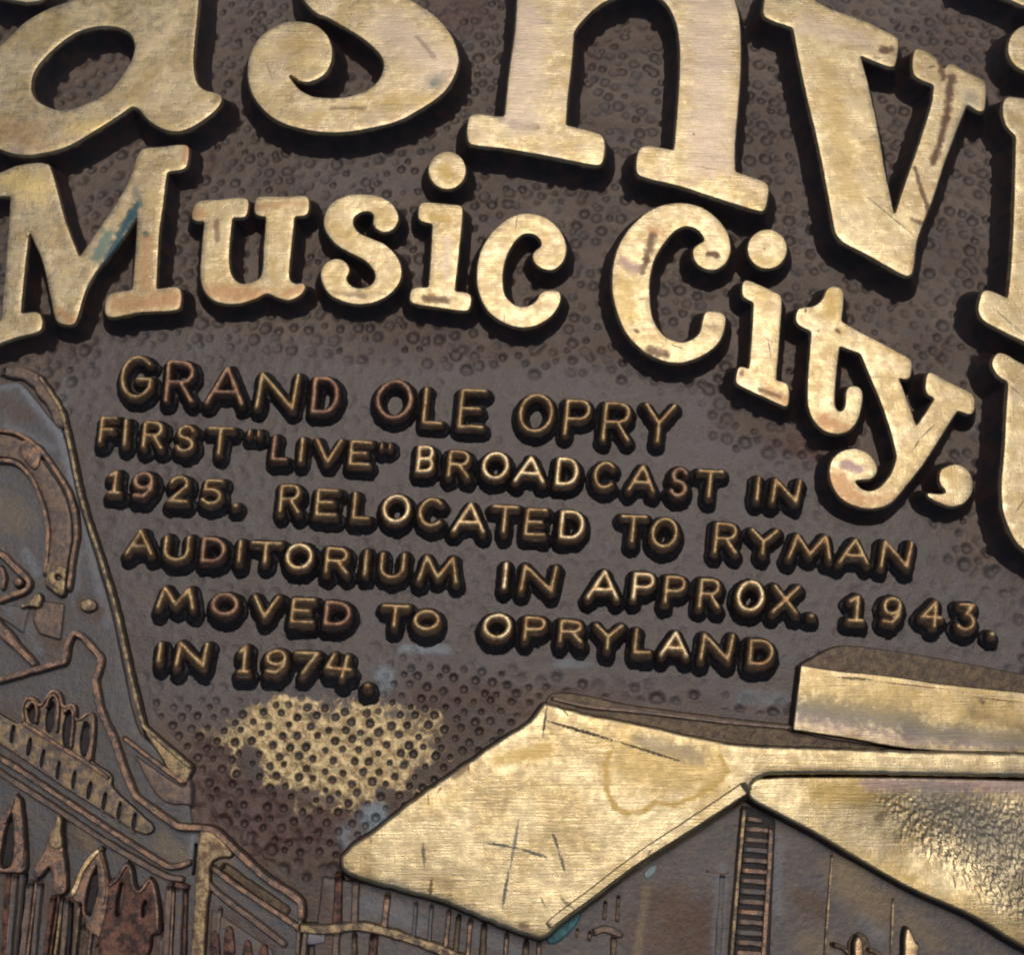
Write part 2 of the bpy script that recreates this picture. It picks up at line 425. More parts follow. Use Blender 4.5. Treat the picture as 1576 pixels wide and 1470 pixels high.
def blob(u, v, r1, r2=None):
    X, Y = P(u, v); r2 = r2 or r1; d = np.sqrt(((GX-X)/r1)**2+((GY-Y)/r2)**2)
    d = d + (fbm(GX, GY, 26, 44, 3)-.5)*.9; return 1-sstep(.55, 1.15, d)
text_zone = [(120, 625), (170, 530), (1075, 610), (1080, 690), (1270, 740), (1420, 800), (1440, 890), (1560, 925), (1560, 1010),
             (1230, 1000), (1200, 1070), (740, 1015), (600, 1015), (590, 1085), (215, 1065), (110, 800)]
left_zone = [(-400, 560), (40, 560), (130, 700), (232, 1100), (300, 1180), (330, 1260), (470, 1380), (560, 1340), (850, 1070), (1240, 1110),
             (1900, 1100), (1900, 2200), (-400, 2200)]
smooth_area = np.maximum(soft(text_zone, 18)*.70, soft(left_zone, 8))
pit = np.zeros_like(Z); dim = np.zeros_like(Z); lit_rim = np.zeros_like(Z)
def put_dimple(cx, cy, r, dep, sharp):
    i0, i1 = np.searchsorted(gxs, (cx-r*1.7, cx+r*1.7)); j0, j1 = np.searchsorted(gys, (cy-r*1.7, cy+r*1.7))
    if i1 <= i0 or j1 <= j0: return
    sx = GX[j0:j1, i0:i1]-cx; sy = GY[j0:j1, i0:i1]-cy
    d = np.sqrt(sx*sx+sy*sy)/r
    bowl = -dep*(1-sstep(.45 if sharp else .05, 1.05, d)) + dep*.12*np.exp(-((d-1.22)/.20)**2)
    dim[j0:j1, i0:i1] += bowl*(1-smooth_area[j0:j1, i0:i1])
    if sharp: lit_rim[j0:j1, i0:i1] = np.maximum(lit_rim[j0:j1, i0:i1], np.exp(-((d-1.12)/.22)**2)*(.5+.5*np.clip(sx/r*.8-sy/r*.5, 0, 1)))  # worn rims, painted stronger at lower right where light catches them
    pit[j0:j1, i0:i1] = np.maximum(pit[j0:j1, i0:i1], (1-sstep(.55, 1.0, d))*(1-smooth_area[j0:j1, i0:i1]))
patch = [(225, 1075), (560, 1075), (600, 1010), (730, 1020), (850, 1060), (840, 1085), (530, 1310), (480, 1340), (400, 1290), (300, 1230), (240, 1140)]
pq = Pp(patch)
row = 0; y = YB+10
while y < YT-10:
    x = XL+10+(row % 2)*12.5
    while x < XR-10:
        cx = x+rng.uniform(-6, 6); cy = y+rng.uniform(-7, 7)+14*math.sin(x/190)
        if not inside(np.array([cx]), np.array([cy]), pq)[0] and rng.random() < .88:
            put_dimple(cx, cy, rng.uniform(5.8, 12.2), rng.uniform(1.4, 5.2), rng.random() < .6)
        x += 25
    y += 20; row += 1
lo = pq.min(0); hi = pq.max(0); row = 0; y = lo[1]
while y < hi[1]:
    x = lo[0]+(row % 2)*13
    while x < hi[0]:
        cx = x+rng.uniform(-5, 5); cy = y+rng.uniform(-3.5, 3.5)-.08*x
        if inside(np.array([cx]), np.array([cy]), pq)[0]:
            put_dimple(cx, cy, rng.uniform(4.2, 6.8), rng.uniform(2.5, 6), True)
        x += 26
    y += 14; row += 1
Z += dim
gm = np.clip(blob(515, 1160, 135, 84)*1.0 + blob(620, 1130, 80, 55)*.45 + blob(400, 1115, 90, 40)*.5, 0, 1)
zone = 1-sstep(0, 30, dist_poly(GX, GY, pq)*(~inside(GX, GY, pq)))
gold_a = gm*(1-pit*.85) + lit_rim*zone*(.42*blob(560, 1130, 190, 95))
red = np.clip(blob(400, 1270, 140, 70) + blob(300, 1200, 80, 60)*.8 + blob(560, 1260, 60, 40)*.7+blob(800, 1075, 260, 22)*.5 + blob(700, 20, 70, 60)*.9 +
              blob(1235, 685, 55, 26)*.9 + blob(640, 545, 380, 20)*.28 + blob(880, 80, 60, 90)*.7 + blob(40, 520, 80, 30)*.7 + blob(190, 350, 60, 60)*.5 + blob(300, 250, 40, 40)*.6, 0, 1)
blue = np.clip(blob(575, 1260, 26, 26)*1.0 + blob(545, 1285, 30, 20)*.6 + blob(590, 1045, 18, 26)*.9 + blob(660, 1000, 50, 8)*.8 + blob(1175, 1075, 40, 14)*.45 +
               blob(1520, 550, 12, 30)*.4 + blob(90, 640, 14, 70)*.3 + blob(880, 1022, 40, 8)*.5 + blob(1500, 650, 16, 30)*.4, 0, 1)
grey = np.clip(soft(text_zone, 60)*.9 + blob(560, 270, 120, 70)*.4+blob(330, 1290, 110, 50)*.5+blob(1320, 960, 240, 60)*.3, 0, 1)
Z += red*(fbm(GX, GY, 15, 77, 2)-.5)*6.5 + gm*(fbm(GX, GY, 12, 78, 2)-.5)*2.5
ny, nx = GX.shape
idx = np.arange(nx*ny).reshape(ny, nx)
Q = np.stack([idx[:-1, :-1], idx[:-1, 1:], idx[1:, 1:], idx[1:, :-1]], -1).reshape(-1, 4)
V = np.stack([GX.ravel(), GY.ravel(), Z.ravel()], 1)
# rim and back of the slab
loop = np.concatenate([idx[0, :], idx[1:, -1], idx[-1, -2::-1], idx[-2:0:-1, 0]])
Vb = V[loop].copy(); Vb[:, 2] = -60; nb = len(V); m = len(loop); k = np.arange(m)
side = np.stack([loop, nb+k, nb+(k+1) % m, loop[(k+1) % m]], 1)
V = np.concatenate([V, Vb]); Q = np.concatenate([Q, side])
ex = lambda a: np.concatenate([a.ravel(), np.zeros(m)])
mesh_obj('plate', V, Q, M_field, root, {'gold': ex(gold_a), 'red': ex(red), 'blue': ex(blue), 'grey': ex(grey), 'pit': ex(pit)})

# ---- big and middle lettering, traced
def Z_(pts, ox, oy, s):         # points read off an enlargement
    return [((p[0]/s)+ox, (p[1]/s)+oy)+tuple(p[2:]) for p in pts]
def circ(cx, cy, r, n=16):
    return [(cx+r*math.cos(2*math.pi*i/n), cy+r*math.sin(2*math.pi*i/n)) for i in range(n)]
HB, DB, HM, DM = 44, 26, 35, 19
K = 1
big_a = Z_([(1212, -400, K), (1205, 0), (1178, 300), (1178, 430), (1200, 505), (1240, 540), (1300, 555), (1345, 578), (1340, 620), (1290, 680),
            (1180, 760), (1080, 795), (980, 778), (890, 720), (835, 655), (800, 642, K), (700, 712), (560, 800), (400, 890), (250, 930),
            (130, 938), (0, 905), (-130, 830), (-230, 680), (-240, 520), (-150, 370), (0, 270), (150, 130), (300, 45), (430, 0), (600, -60), (800, -120, K), (800, -400, K)], 0, 0, 3.94)
hole_a = Z_([(640, 155), (720, 165), (790, 205), (815, 270), (800, 350), (755, 430), (680, 530), (580, 600), (450, 650), (370, 665), (280, 640),
             (210, 590), (190, 520), (205, 440), (250, 370), (340, 280), (450, 200), (550, 165)], 0, 0, 3.94)
big_S = Z_([(380, -300, K), (400, -60), (425, 0), (490, 70), (560, 100), (650, 150), (780, 230), (870, 310), (905, 370), (900, 430), (870, 490), (800, 545),
            (700, 580), (600, 590), (480, 580), (400, 540), (350, 480), (330, 450, K), (355, 458), (400, 490), (450, 495), (520, 470), (570, 420),
            (597, 340), (590, 260), (550, 190), (490, 145), (400, 125), (300, 130), (220, 170), (140, 240), (95, 330), (80, 420), (95, 530),
            (140, 620), (230, 710), (350, 765), (500, 795), (650, 800), (850, 770), (1000, 730), (1130, 660), (1250, 580), (1310, 510),
            (1350, 430), (1365, 350), (1330, 230), (1260, 130), (1180, 60), (1080, 0), (950, -60), (900, -300, K)], 360, 0, 3.94)
big_n = Z_([(308, -350, K), (300, 0), (290, 150), (262, 350), (240, 560, K), (200, 560), (100, 548), (72, 560), (60, 600), (60, 675), (80, 700), (250, 720), (500, 765), (690, 800),
            (716, 790), (730, 700), (715, 655), (660, 632), (540, 603, K), (552, 450), (570, 300), (580, 155, K), (610, 110), (680, 40), (740, 0), (850, -40),
            (950, -35), (1010, 0), (1052, 60), (1080, 150), (1090, 300), (1080, 500), (1062, 725, K), (985, 710), (920, 705), (890, 725), (878, 815),
            (895, 850), (1100, 905), (1300, 970), (1480, 1025), (1505, 1018), (1525, 920), (1512, 885), (1470, 865), (1362, 830, K), (1362, 700), (1382, 450),
            (1390, 300), (1385, 120), (1360, 0), (1280, -140), (1150, -350, K)], 700, 0, 3.152)
big_V = Z_([(95, -60, K), (78, 50), (90, 85), (228, 137, K), (290, 450), (350, 700), (400, 950), (440, 1168, K), (475, 1212), (600, 1280), (800, 1388), (832, 1375), (860, 1200),
            (935, 1000), (1000, 800), (1060, 640), (1108, 522, K), (1170, 560), (1195, 550), (1203, 425), (1190, 400), (1100, 355), (1020, 313), (990, 345, K),
            (965, 292, K), (870, 240), (840, 250), (832, 355), (850, 385), (937, 425, K), (925, 520), (870, 700), (800, 900), (742, 1075, K), (700, 880),
            (650, 600), (605, 400), (570, 277, K), (720, 335), (745, 328), (762, 205), (745, 180), (600, 105), (400, 30), (250, -60, K)], 1150, 0, 3.268)
big_i = [(1640, 165, K), (1560, 148), (1547, 151), (1543, 171), (1549, 193), (1563, 209, K), (1560, 330), (1555, 420), (1551, 458, K), (1520, 446), (1510, 452), (1508, 486),
         (1540, 508), (1576, 526), (1640, 560, K)]
big_l = [(1660, 590, K), (1576, 560), (1540, 542), (1528, 552), (1527, 563), (1536, 578), (1551, 588, K), (1546, 682), (1541, 760), (1549, 804), (1576, 846), (1660, 880, K)]
M_ = Z_([(-90, 190, K), (0, 178), (80, 145), (200, 128), (250, 138, K), (268, 190), (330, 420), (400, 605, K), (520, 430), (640, 240), (695, 90), (720, 60), (830, 45), (935, 38),
         (955, 55), (945, 145), (925, 165), (845, 178, K), (830, 300), (805, 500), (790, 768, K), (890, 757), (913, 775), (913, 855), (890, 878), (700, 890),
         (560, 915), (530, 895), (535, 810), (560, 790), (665, 772, K), (680, 600), (692, 400, K), (640, 480), (560, 590), (480, 690), (430, 790), (388, 925), (370, 950),
         (310, 948), (280, 925), (250, 790), (210, 620), (148, 482, K), (128, 650), (105, 892, K), (180, 885), (208, 900), (210, 970), (180, 992), (100, 1010),
         (0, 1045), (-100, 1075, K), (-110, 960, K), (3, 930, K), (30, 600), (52, 302, K), (0, 300), (-90, 310, K)], 0, 210, 3.283)
u_ = Z_([(965, 405), (985, 335), (1005, 322), (1100, 315), (1230, 305), (1255, 320), (1250, 390), (1235, 408), (1175, 410, K), (1162, 550), (1160, 640), (1175, 705),
         (1215, 738), (1280, 730), (1318, 700), (1330, 560), (1342, 405, K), (1300, 400), (1285, 385), (1290, 312), (1310, 299), (1450, 300), (1545, 298),
         (1562, 315), (1560, 380), (1540, 398), (1490, 403, K), (1475, 550), (1463, 715), (1490, 742), (1530, 738), (1545, 760), (1520, 800), (1460, 828),
         (1400, 815), (1350, 795), (1280, 825), (1180, 848), (1080, 830), (1030, 780), (1010, 700), (1015, 600), (1030, 428, K), (980, 424)], 0, 210, 3.283)
s_ = Z_([(385, 410), (360, 387), (310, 392), (275, 420), (272, 460), (300, 500), (370, 535), (450, 570), (520, 640), (545, 720), (530, 790), (480, 850),
         (400, 895), (300, 910), (200, 890), (120, 840), (85, 760), (90, 710), (120, 670), (180, 650), (230, 672), (252, 720), (232, 765), (260, 803),
         (310, 815), (365, 800), (392, 760), (380, 712), (330, 660), (250, 620), (170, 570), (120, 510), (100, 440), (120, 370), (170, 320), (250, 290),
         (330, 285), (420, 300), (490, 340), (525, 400), (522, 450), (490, 490), (440, 503), (392, 480), (378, 445)], 470, 220, 3.665)
i_ = Z_([(640, 350), (660, 332), (780, 338), (875, 350), (890, 370), (870, 600), (845, 833, K), (920, 845), (937, 862), (930, 930), (905, 948), (750, 930), (605, 905), (587, 890),
         (592, 835), (615, 814), (692, 812, K), (705, 650), (715, 457, K), (655, 442), (635, 425)], 470, 220, 3.665)
c_ = Z_([(1330, 575), (1320, 540), (1280, 512), (1220, 520), (1160, 590), (1125, 680), (1115, 780), (1130, 860), (1180, 910), (1240, 920), (1300, 890),
         (1322, 850), (1350, 832), (1425, 832), (1443, 860), (1430, 920), (1380, 985), (1300, 1030), (1220, 1042), (1120, 1015), (1030, 950), (985, 870),
         (965, 770), (975, 650), (1010, 560), (1080, 470), (1180, 405), (1260, 393), (1350, 415), (1430, 480), (1472, 570), (1465, 650), (1420, 705),
         (1370, 718), (1310, 695), (1278, 640), (1300, 600)], 470, 220, 3.665)
C_ = Z_([(732, 318, K), (715, 280), (680, 247), (620, 232), (560, 255), (490, 330), (430, 430), (402, 550), (402, 700), (430, 820), (490, 900), (570, 935), (640, 928),
         (700, 880), (720, 800), (740, 752), (770, 747), (830, 755), (860, 775), (862, 830), (830, 930), (760, 1000), (660, 1050), (560, 1070), (450, 1045),
         (350, 990), (250, 880), (190, 740), (165, 600), (175, 450), (220, 320), (310, 200), (430, 115), (560, 85), (700, 105), (800, 170), (870, 260),
         (895, 360), (880, 430), (830, 485), (770, 500), (700, 475), (662, 420), (668, 360)], 900, 290, 3.974)
i2 = Z_([(960, 640), (965, 575), (990, 558), (1100, 600), (1200, 652), (1208, 680), (1195, 900), (1172, 1172, K), (1230, 1187), (1252, 1215), (1246, 1325), (1230, 1338),
         (1080, 1270), (935, 1202), (921, 1180), (935, 1100), (955, 1086), (1003, 1102, K), (1020, 900), (1030, 697, K), (975, 668)], 900, 290, 3.974)
ty = Z_([(455, 145), (480, 128), (525, 135), (540, 160), (530, 300, K), (600, 340), (740, 415), (855, 478), (875, 500), (868, 575), (850, 590), (812, 582, K), (850, 680), (897, 815, K),
         (985, 682, K), (945, 655), (943, 575), (962, 550), (1060, 600), (1165, 652), (1185, 680), (1180, 750), (1160, 762), (1102, 742, K), (1050, 820), (950, 980),
         (850, 1110), (780, 1190), (700, 1225), (600, 1215), (520, 1170), (475, 1090), (470, 1010), (510, 950), (590, 925), (660, 950), (700, 1000),
         (705, 1040), (680, 1075), (640, 1083), (595, 1088, K), (620, 1120), (670, 1135), (720, 1112), (770, 1050), (800, 970, K), (770, 850), (720, 700),
         (665, 570), (620, 460, K), (520, 425, K), (505, 550), (496, 690), (502, 730), (520, 745), (542, 725), (550, 645), (570, 620), (610, 622), (632, 650),
         (625, 740), (590, 820), (530, 855), (450, 845), (390, 790), (362, 720), (360, 600), (378, 352, K), (315, 318), (300, 290), (312, 242), (335, 231),
         (390, 225), (430, 195)], 1130, 400, 3.195)
cm = Z_([(1000, 1030), (1070, 1003), (1130, 1030), (1157, 1090), (1150, 1150), (1110, 1200), (1050, 1215), (980, 1192), (932, 1165), (930, 1145), (980, 1150),
         (1022, 1140), (1000, 1115), (988, 1075)], 1136, 400, 3.195)

def letter(pts, h, d, marks, label, holes=(), **kw):
    mk = gold('worn_gold_letter', h, marks, **{k_: kw.pop(k_) for k_ in ('tint', 'stain', 'dirt', 'pinkish') if k_ in kw})
    return prism('letter', pts, h, d, mk, root, holes=holes, label=label, **kw), mk
letter([(-120, -90, K), (75, -90, K), (70, -30), (66, -4), (45, 2), (28, 1), (-20, -8), (-120, -25, K)], HB, DB, [], 'large gold letter foot cut by the top left corner')
letter([(1480, -90, K), (1620, -90, K), (1620, 20, K), (1576, 8), (1562, 2), (1550, -3), (1480, -30, K)], HB, DB, [], 'large gold letter edge cut by the top right corner')
letter(big_a, HB, DB, [('copper', (5, 195), (60, 225), 26, .35), ('olive', (90, 40), (20, 60), 30, .35), ('brown', (240, 113), (241, 114), 3, .8),
       ('yellow', (180, 190), (110, 200), 12, .5), ('olive', (235, 100), (210, 150), 22, .4), ('brown', (330, 155), (338, 150), 6, .4), ('purple', (20, 228), (32, 232), 7, .5)],
       'large lowercase letter a of the top word', holes=[hole_a])
letter(big_S, HB, DB, [('brown', (642, 57), (668, 86), 5, .8), ('brown', (675, 97), (676, 97), 3, .7), ('teal', (668, 127), (672, 124), 9, .75), ('lteal', (668, 126), (676, 118), 17, .3),
       ('olive', (600, 152), (660, 152), 16, .5), ('brown', (510, 166), (562, 166), 4, .5), ('olive', (450, 70), (475, 80), 30, .45), ('dark', (409, 92), (420, 125), 1.3, .6),
       ('pink', (600, 40), (680, 110), 40, .6)],
       'large letter s of the top word with a small teal spot', pinkish=.5)
letter(big_n, HB, DB, [('scratch', (815, 36), (858, 35), 2.2, .7), ('scratch', (822, 29), (850, 32), 1.4, .6), ('brown', (790, 192), (828, 195), 8, .5), ('grey', (770, 185), (790, 188), 6, .4),
       ('pink', (812, 20), (800, 180), 38, .75), ('pink', (1092, 10), (1090, 250), 38, .75), ('brown', (1066, 205), (1070, 207), 3, .7), ('brown', (1070, 255), (1110, 262), 2, .4)],
       'large letter n of the top word', pinkish=.5)
letter(big_V, HB, DB, [('brown', (1360, 76), (1372, 76), 9, .95), ('brown', (1464, 118), (1457, 180), 7.5, .95), ('brown', (1457, 180), (1437, 250), 6.5, .95), ('brown', (1446, 85), (1452, 120), 6, .9),
       ('brown', (1427, 104), (1440, 100), 3, .8), ('brown', (1408, 258), (1430, 328), 4, .85), ('scratch', (1322, 292), (1412, 366), 1.4, .9), ('brown', (1405, 338), (1420, 344), 5, .7),
       ('olive', (1270, 100), (1310, 300), 24, .5), ('brown', (1322, 211), (1323, 214), 2.5, .8), ('grey', (1495, 150), (1470, 230), 14, .5), ('pink', (1240, 40), (1330, 60), 22, .6)],
       'large letter v with a dark gouge down its right arm')
o, mk = letter(big_i, HB, DB, [('olive', (1560, 180), (1575, 190), 8, .4), ('scratch', (1524, 470), (1576, 515), 1.3, .8), ('brown', (1556, 405), (1576, 402), 1, .6)], 'large letter i cut by the right edge')
d_ = prism('dot', circ(1588, 73, 37), HB, DB, mk, o); 
letter(big_l, HB, DB, [('brown', (1562, 790), (1576, 770), 2, .6), ('scratch', (1550, 590), (1576, 612), 1.3, .8)], 'large letter below the i cut by the right edge')
letter(M_, HM, DM, [('teal', (202, 330), (142, 445), 9, .95), ('teal', (212, 312), (202, 335), 7, .9), ('lteal', (165, 360), (150, 395), 11, .75), ('teal', (223, 358), (225, 362), 5, .8),
       ('grey', (208, 290), (212, 305), 7, .7), ('yellow', (20, 275), (60, 290), 26, .6), ('copper', (225, 370), (222, 440), 12, .6), ('copper', (180, 468), (270, 460), 16, .75),
       ('copper', (95, 480), (112, 492), 9, .7), ('copper', (286, 225), (284, 250), 5, .7), ('brown', (40, 360), (42, 366), 3, .7)],
       'capital M with blue-green verdigris in its notch')
letter(u_, HM, DM, [('copper', (320, 448), (400, 455), 16, .75), ('copper', (440, 450), (465, 445), 8, .6), ('copper', (300, 325), (306, 330), 9, .7), ('brown', (334, 340), (334, 370), 5, .6), ('copper', (398, 318), (470, 312), 6, .5),
       ('olive', (420, 400), (420, 425), 8, .5)], 'letter u of the middle word with coppery foot')
letter(s_, HM, DM, [('olive', (515, 350), (545, 370), 16, .5), ('olive', (585, 330), (600, 340), 10, .5), ('brown', (515, 450), (560, 455), 5, .4), ('olive', (505, 420), (520, 430), 10, .3)], 'letter s of the middle word')
o, mk = letter(i_, HM, DM, [('brown', (655, 459), (688, 462), 7, .75), ('olive', (665, 332), (690, 338), 8, .7), ('olive', (683, 262), (690, 268), 13, .9), ('pink', (688, 370), (686, 420), 10, .5)], 'letter i with round dot between s and c')
prism('dot', circ(688.3, 261.5, 29.5), HM, DM, mk, o)
letter(c_, HM, DM, [('brown', (796, 332), (793, 357), 1.4, .7), ('brown', (776, 480), (776, 498), 1.2, .7), ('olive', (838, 358), (840, 370), 8, .5), ('olive', (745, 440), (750, 430), 10, .3)], 'lowercase letter c of the middle word')
letter(C_, HM+2, DM+3, [('brown', (1004, 362), (995, 400), 8, .8), ('brown', (995, 400), (988, 420), 6, .7), ('copper', (1000, 352), (1018, 358), 6, .7), ('brown', (1092, 391), (1104, 392), 6, .9),
       ('purple', (958, 402), (975, 412), 10, .6), ('olive', (960, 440), (965, 480), 20, .6), ('brown', (1000, 540), (1024, 546), 8, .8), ('brown', (1030, 530), (1058, 538), 2, .6),
       ('brown', (979, 509), (981, 511), 4, .7), ('scratch', (980, 461), (995, 459), 1.2, .6), ('brown', (1090, 500), (1098, 505), 8, .4)], 'capital C with brown stains on its left curve')
o, mk = letter(i2, HM, DM, [('copper', (1180, 600), (1210, 615), 9, .6), ('brown', (1170, 600), (1200, 610), 4, .6), ('scratch', (1182, 520), (1187, 555), 1.3, .8), ('olive', (1170, 460), (1180, 470), 14, .3),
       ('brown', (1175, 381), (1177, 384), 2.5, .8), ('olive', (1170, 400), (1195, 405), 10, .4), ('brown', (1141, 575), (1143, 572), 4, .6)], 'letter i with round dot beside the capital C')
prism('dot', circ(1181, 383, 31), HM, DM, mk, o)
letter(ty, HM, DM, [('olive', (1280, 455), (1278, 478), 17, .85), ('copper', (1265, 645), (1300, 660), 12, .8), ('purple', (1298, 714), (1322, 722), 8, .8), ('copper', (1288, 740), (1310, 765), 17, .75),
       ('copper', (1330, 775), (1370, 765), 10, .5), ('scratch', (1440, 652), (1416, 675), 1.6, .8), ('scratch', (1416, 675), (1404, 694), 1.6, .8), ('brown', (1259, 508), (1260, 510), 3, .8),
       ('brown', (1289, 509), (1292, 511), 4, .8), ('brown', (1241, 474), (1239, 482), 3, .7), ('olive', (1350, 520), (1380, 545), 14, .3)], 'joined letters t and y with copper-stained tail')
o, mk = letter(cm, HM-2, DM, [('olive', (1462, 730), (1470, 738), 14, .5), ('copper', (1440, 770), (1455, 775), 6, .5)], 'comma after the second word'); o.name = 'comma'

# ---- small rubbed lettering: smooth height shapes made from pen strokes
def arc(cx, cy, rx, ry, a0, a1, n=9):
    return [(cx+rx*math.cos(R(a0+(a1-a0)*i/n)), cy+ry*math.sin(R(a0+(a1-a0)*i/n))) for i in range(n+1)]
GL = {
 'A': [[(0, 1), (.5, 0), (1, 1)], [(.2, .68), (.8, .68)]],
 'B': [[(0, 0), (0, 1)], [(0, 0), (.6, 0)]+arc(.6, .24, .3, .24, -90, 90, 5)+[(0, .48)], [(.6, .48)]+arc(.6, .74, .38, .26, -90, 90, 5)+[(0, 1)]],
 'C': [arc(.55, .5, .53, .5, -45, -315, 12)],
 'D': [[(0, 0), (0, 1)], [(0, 0), (.45, 0)]+arc(.45, .5, .53, .5, -90, 90, 8)+[(0, 1)]],
 'E': [[(1, 0), (0, 0), (0, 1), (1, 1)], [(0, .5), (.8, .5)]],
 'F': [[(1, 0), (0, 0), (0, 1)], [(0, .48), (.8, .48)]],
 'G': [arc(.52, .5, .52, .5, -42, -330, 12)+[(.97, .55), (.55, .55)]],
 'I': [[(.5, 0), (.5, 1)]],
 'L': [[(0, 0), (0, 1), (1, 1)]],
 'M': [[(0, 1), (.16, 0), (.5, .85), (.86, 0), (1, 1)]],
 'N': [[(0, 1), (.06, 0), (.92, 1), (1, 0)]],
 'O': [arc(.5, .5, .5, .5, 0, 360, 16)],
 'P': [[(0, 1), (0, 0), (.6, 0)]+arc(.6, .27, .36, .27, -90, 90, 5)+[(0, .54)]],
 'R': [[(0, 1), (0, 0), (.6, 0)]+arc(.6, .26, .34, .26, -90, 90, 5)+[(0, .52)], [(.5, .52), (1, 1)]],
 'S': [arc(.52, .25, .42, .25, -20, -230, 8)+arc(.48, .74, .46, .26, -70, 160, 8)],
 'T': [[(0, 0), (1, 0)], [(.5, 0), (.5, 1)]],
 'U': [[(0, 0), (0, .6)]+arc(.5, .6, .5, .4, 180, 0, 8)+[(1, 0)]],
 'V': [[(0, 0), (.5, 1), (1, 0)]],
 'X': [[(0, 0), (1, 1)], [(1, 0), (0, 1)]],
 'Y': [[(0, 0), (.5, .5), (1, 0)], [(.5, .5), (.5, 1)]],
 '1': [[(.1, .2), (.6, 0), (.6, 1)], [(.15, 1), (1, 1)]],
 '2': [arc(.5, .28, .45, .28, 190, 380, 8)+[(0, 1), (1, 1)]],
 '3': [[(.05, .03), (.85, .03), (.45, .38)]+arc(.45, .69, .48, .31, -80, 150, 8)],
 '4': [[(.7, 1), (.7, 0), (0, .66), (1, .66)]],
 '5': [[(.95, 0), (.2, 0), (.12, .42)]+arc(.45, .69, .48, .31, -100, 150, 9)],
 '7': [[(0, 0), (1, 0), (.4, 1)]],
 '9': [arc(.5, .32, .46, .32, 0, 360, 12), [(.96, .32), (.9, .7), (.55, 1), (.1, .95)]],
 '.': [[(.4, .5), (.6, .5)]], '"': [[(.15, .2), (.1, .8)], [(.85, .2), (.8, .8)]],
 '4o': [[(.30, .02), (.08, .62), (.92, .68)], [(.78, .08), (.66, 1.0)]],
}
TXT = [
 (5, [('G', 183, 236, 545, 614), ('R', 253, 300, 553, 619), ('A', 316, 378, 561, 624), ('N', 393, 460, 571, 631), ('D', 479, 523, 578, 637), ('O', 577, 636, 582, 646), ('L', 650, 684, 594, 654), ('E', 705, 748, 597, 660), ('O', 797, 853, 604, 667), ('P', 868, 911, 613, 671), ('R', 927, 973, 617, 680), ('Y', 989, 1040, 619, 683)]),
 (7, [('F', 151, 179, 639, 683), ('I', 185, 198, 643, 687), ('R', 217, 252, 646, 691), ('S', 268, 301, 652, 697), ('T', 316, 359, 655, 700), ('"', 378, 404, 657, 675), ('L', 417, 444, 667, 710), ('I', 457, 470, 671, 712), ('V', 482, 527, 673, 714), ('E', 536, 572, 676, 718), ('"', 582, 606, 678, 694),
       ('B', 640, 670, 684, 728), ('R', 688, 725, 691, 736), ('O', 741, 784, 693, 739), ('A', 791, 841, 699, 744), ('D', 855, 892, 703, 748), ('C', 912, 948, 708, 753), ('A', 966, 1011, 713, 758), ('S', 1030, 1061, 717, 766), ('T', 1072, 1114, 721, 767), ('I', 1160, 1174, 731, 772), ('N', 1187, 1234, 735, 776)]),
 (8, [('1', 162, 187, 721, 762), ('9', 201, 237, 724, 767), ('2', 257, 291, 730, 775), ('5', 307, 344, 736, 778), ('.', 353, 370, 771, 784), ('R', 428, 464, 744, 791), ('E', 484, 521, 751, 796), ('L', 541, 571, 756, 801), ('O', 587, 632, 759, 806), ('C', 642, 683, 764, 812), ('A', 696, 749, 772, 821),
       ('T', 755, 798, 776, 822), ('E', 807, 842, 781, 826), ('D', 861, 901, 784, 831), ('T', 953, 996, 791, 837), ('O', 1001, 1045, 795, 845), ('R', 1099, 1138, 803, 853), ('Y', 1153, 1199, 812, 856), ('M', 1213, 1283, 820, 863), ('A', 1291, 1341, 827, 870), ('N', 1355, 1406, 831, 876)]),
 (8, [('A', 191, 237, 814, 855), ('U', 250, 292, 822, 865), ('D', 308, 348, 826, 867), ('I', 362, 374, 829, 868), ('T', 383, 433, 832, 869), ('O', 438, 482, 835, 878), ('R', 499, 538, 841, 885), ('I', 556, 569, 844, 887), ('U', 583, 624, 849, 892), ('M', 642, 707, 854, 898), ('I', 770, 785, 864, 907), ('N', 800, 858, 868, 913),
       ('A', 903, 955, 876, 924), ('P', 973, 1010, 880, 925), ('P', 1022, 1058, 885, 931), ('R', 1075, 1111, 889, 938), ('O', 1133, 1178, 892, 943), ('X', 1188, 1232, 899, 947), ('.', 1242, 1258, 941, 955), ('1', 1303, 1333, 914, 959), ('9', 1357, 1391, 917, 962), ('4', 1417, 1453, 922, 967), ('3', 1473, 1506, 926, 973), ('.', 1521, 1536, 968, 984)]),
 (10, [('M', 239, 301, 902, 939), ('O', 323, 367, 911, 949), ('V', 386, 430, 914, 954), ('E', 446, 484, 919, 961), ('D', 498, 541, 924, 965), ('T', 585, 630, 929, 967), ('O', 635, 678, 937, 972), ('O', 742, 788, 943, 985), ('P', 805, 842, 948, 988), ('R', 860, 899, 953, 991), ('Y', 913, 959, 959, 1002), ('L', 975, 1005, 966, 1008),
       ('A', 1016, 1062, 971, 1012), ('N', 1077, 1130, 974, 1019), ('D', 1152, 1193, 983, 1026)]),
 (13, [('I', 236, 253, 987, 1021), ('N', 268, 320, 987, 1028), ('1', 363, 386, 992, 1038), ('9', 405, 443, 998, 1039), ('7', 450, 490, 1002, 1040), ('4o', 496, 546, 1003, 1046), ('.', 555, 575, 1046, 1065)]),
]
COPPER = {(0, 1), (0, 2), (0, 4), (0, 5), (1, 6), (2, 1), (3, 2), (4, 1), (4, 4), (1, 18)}
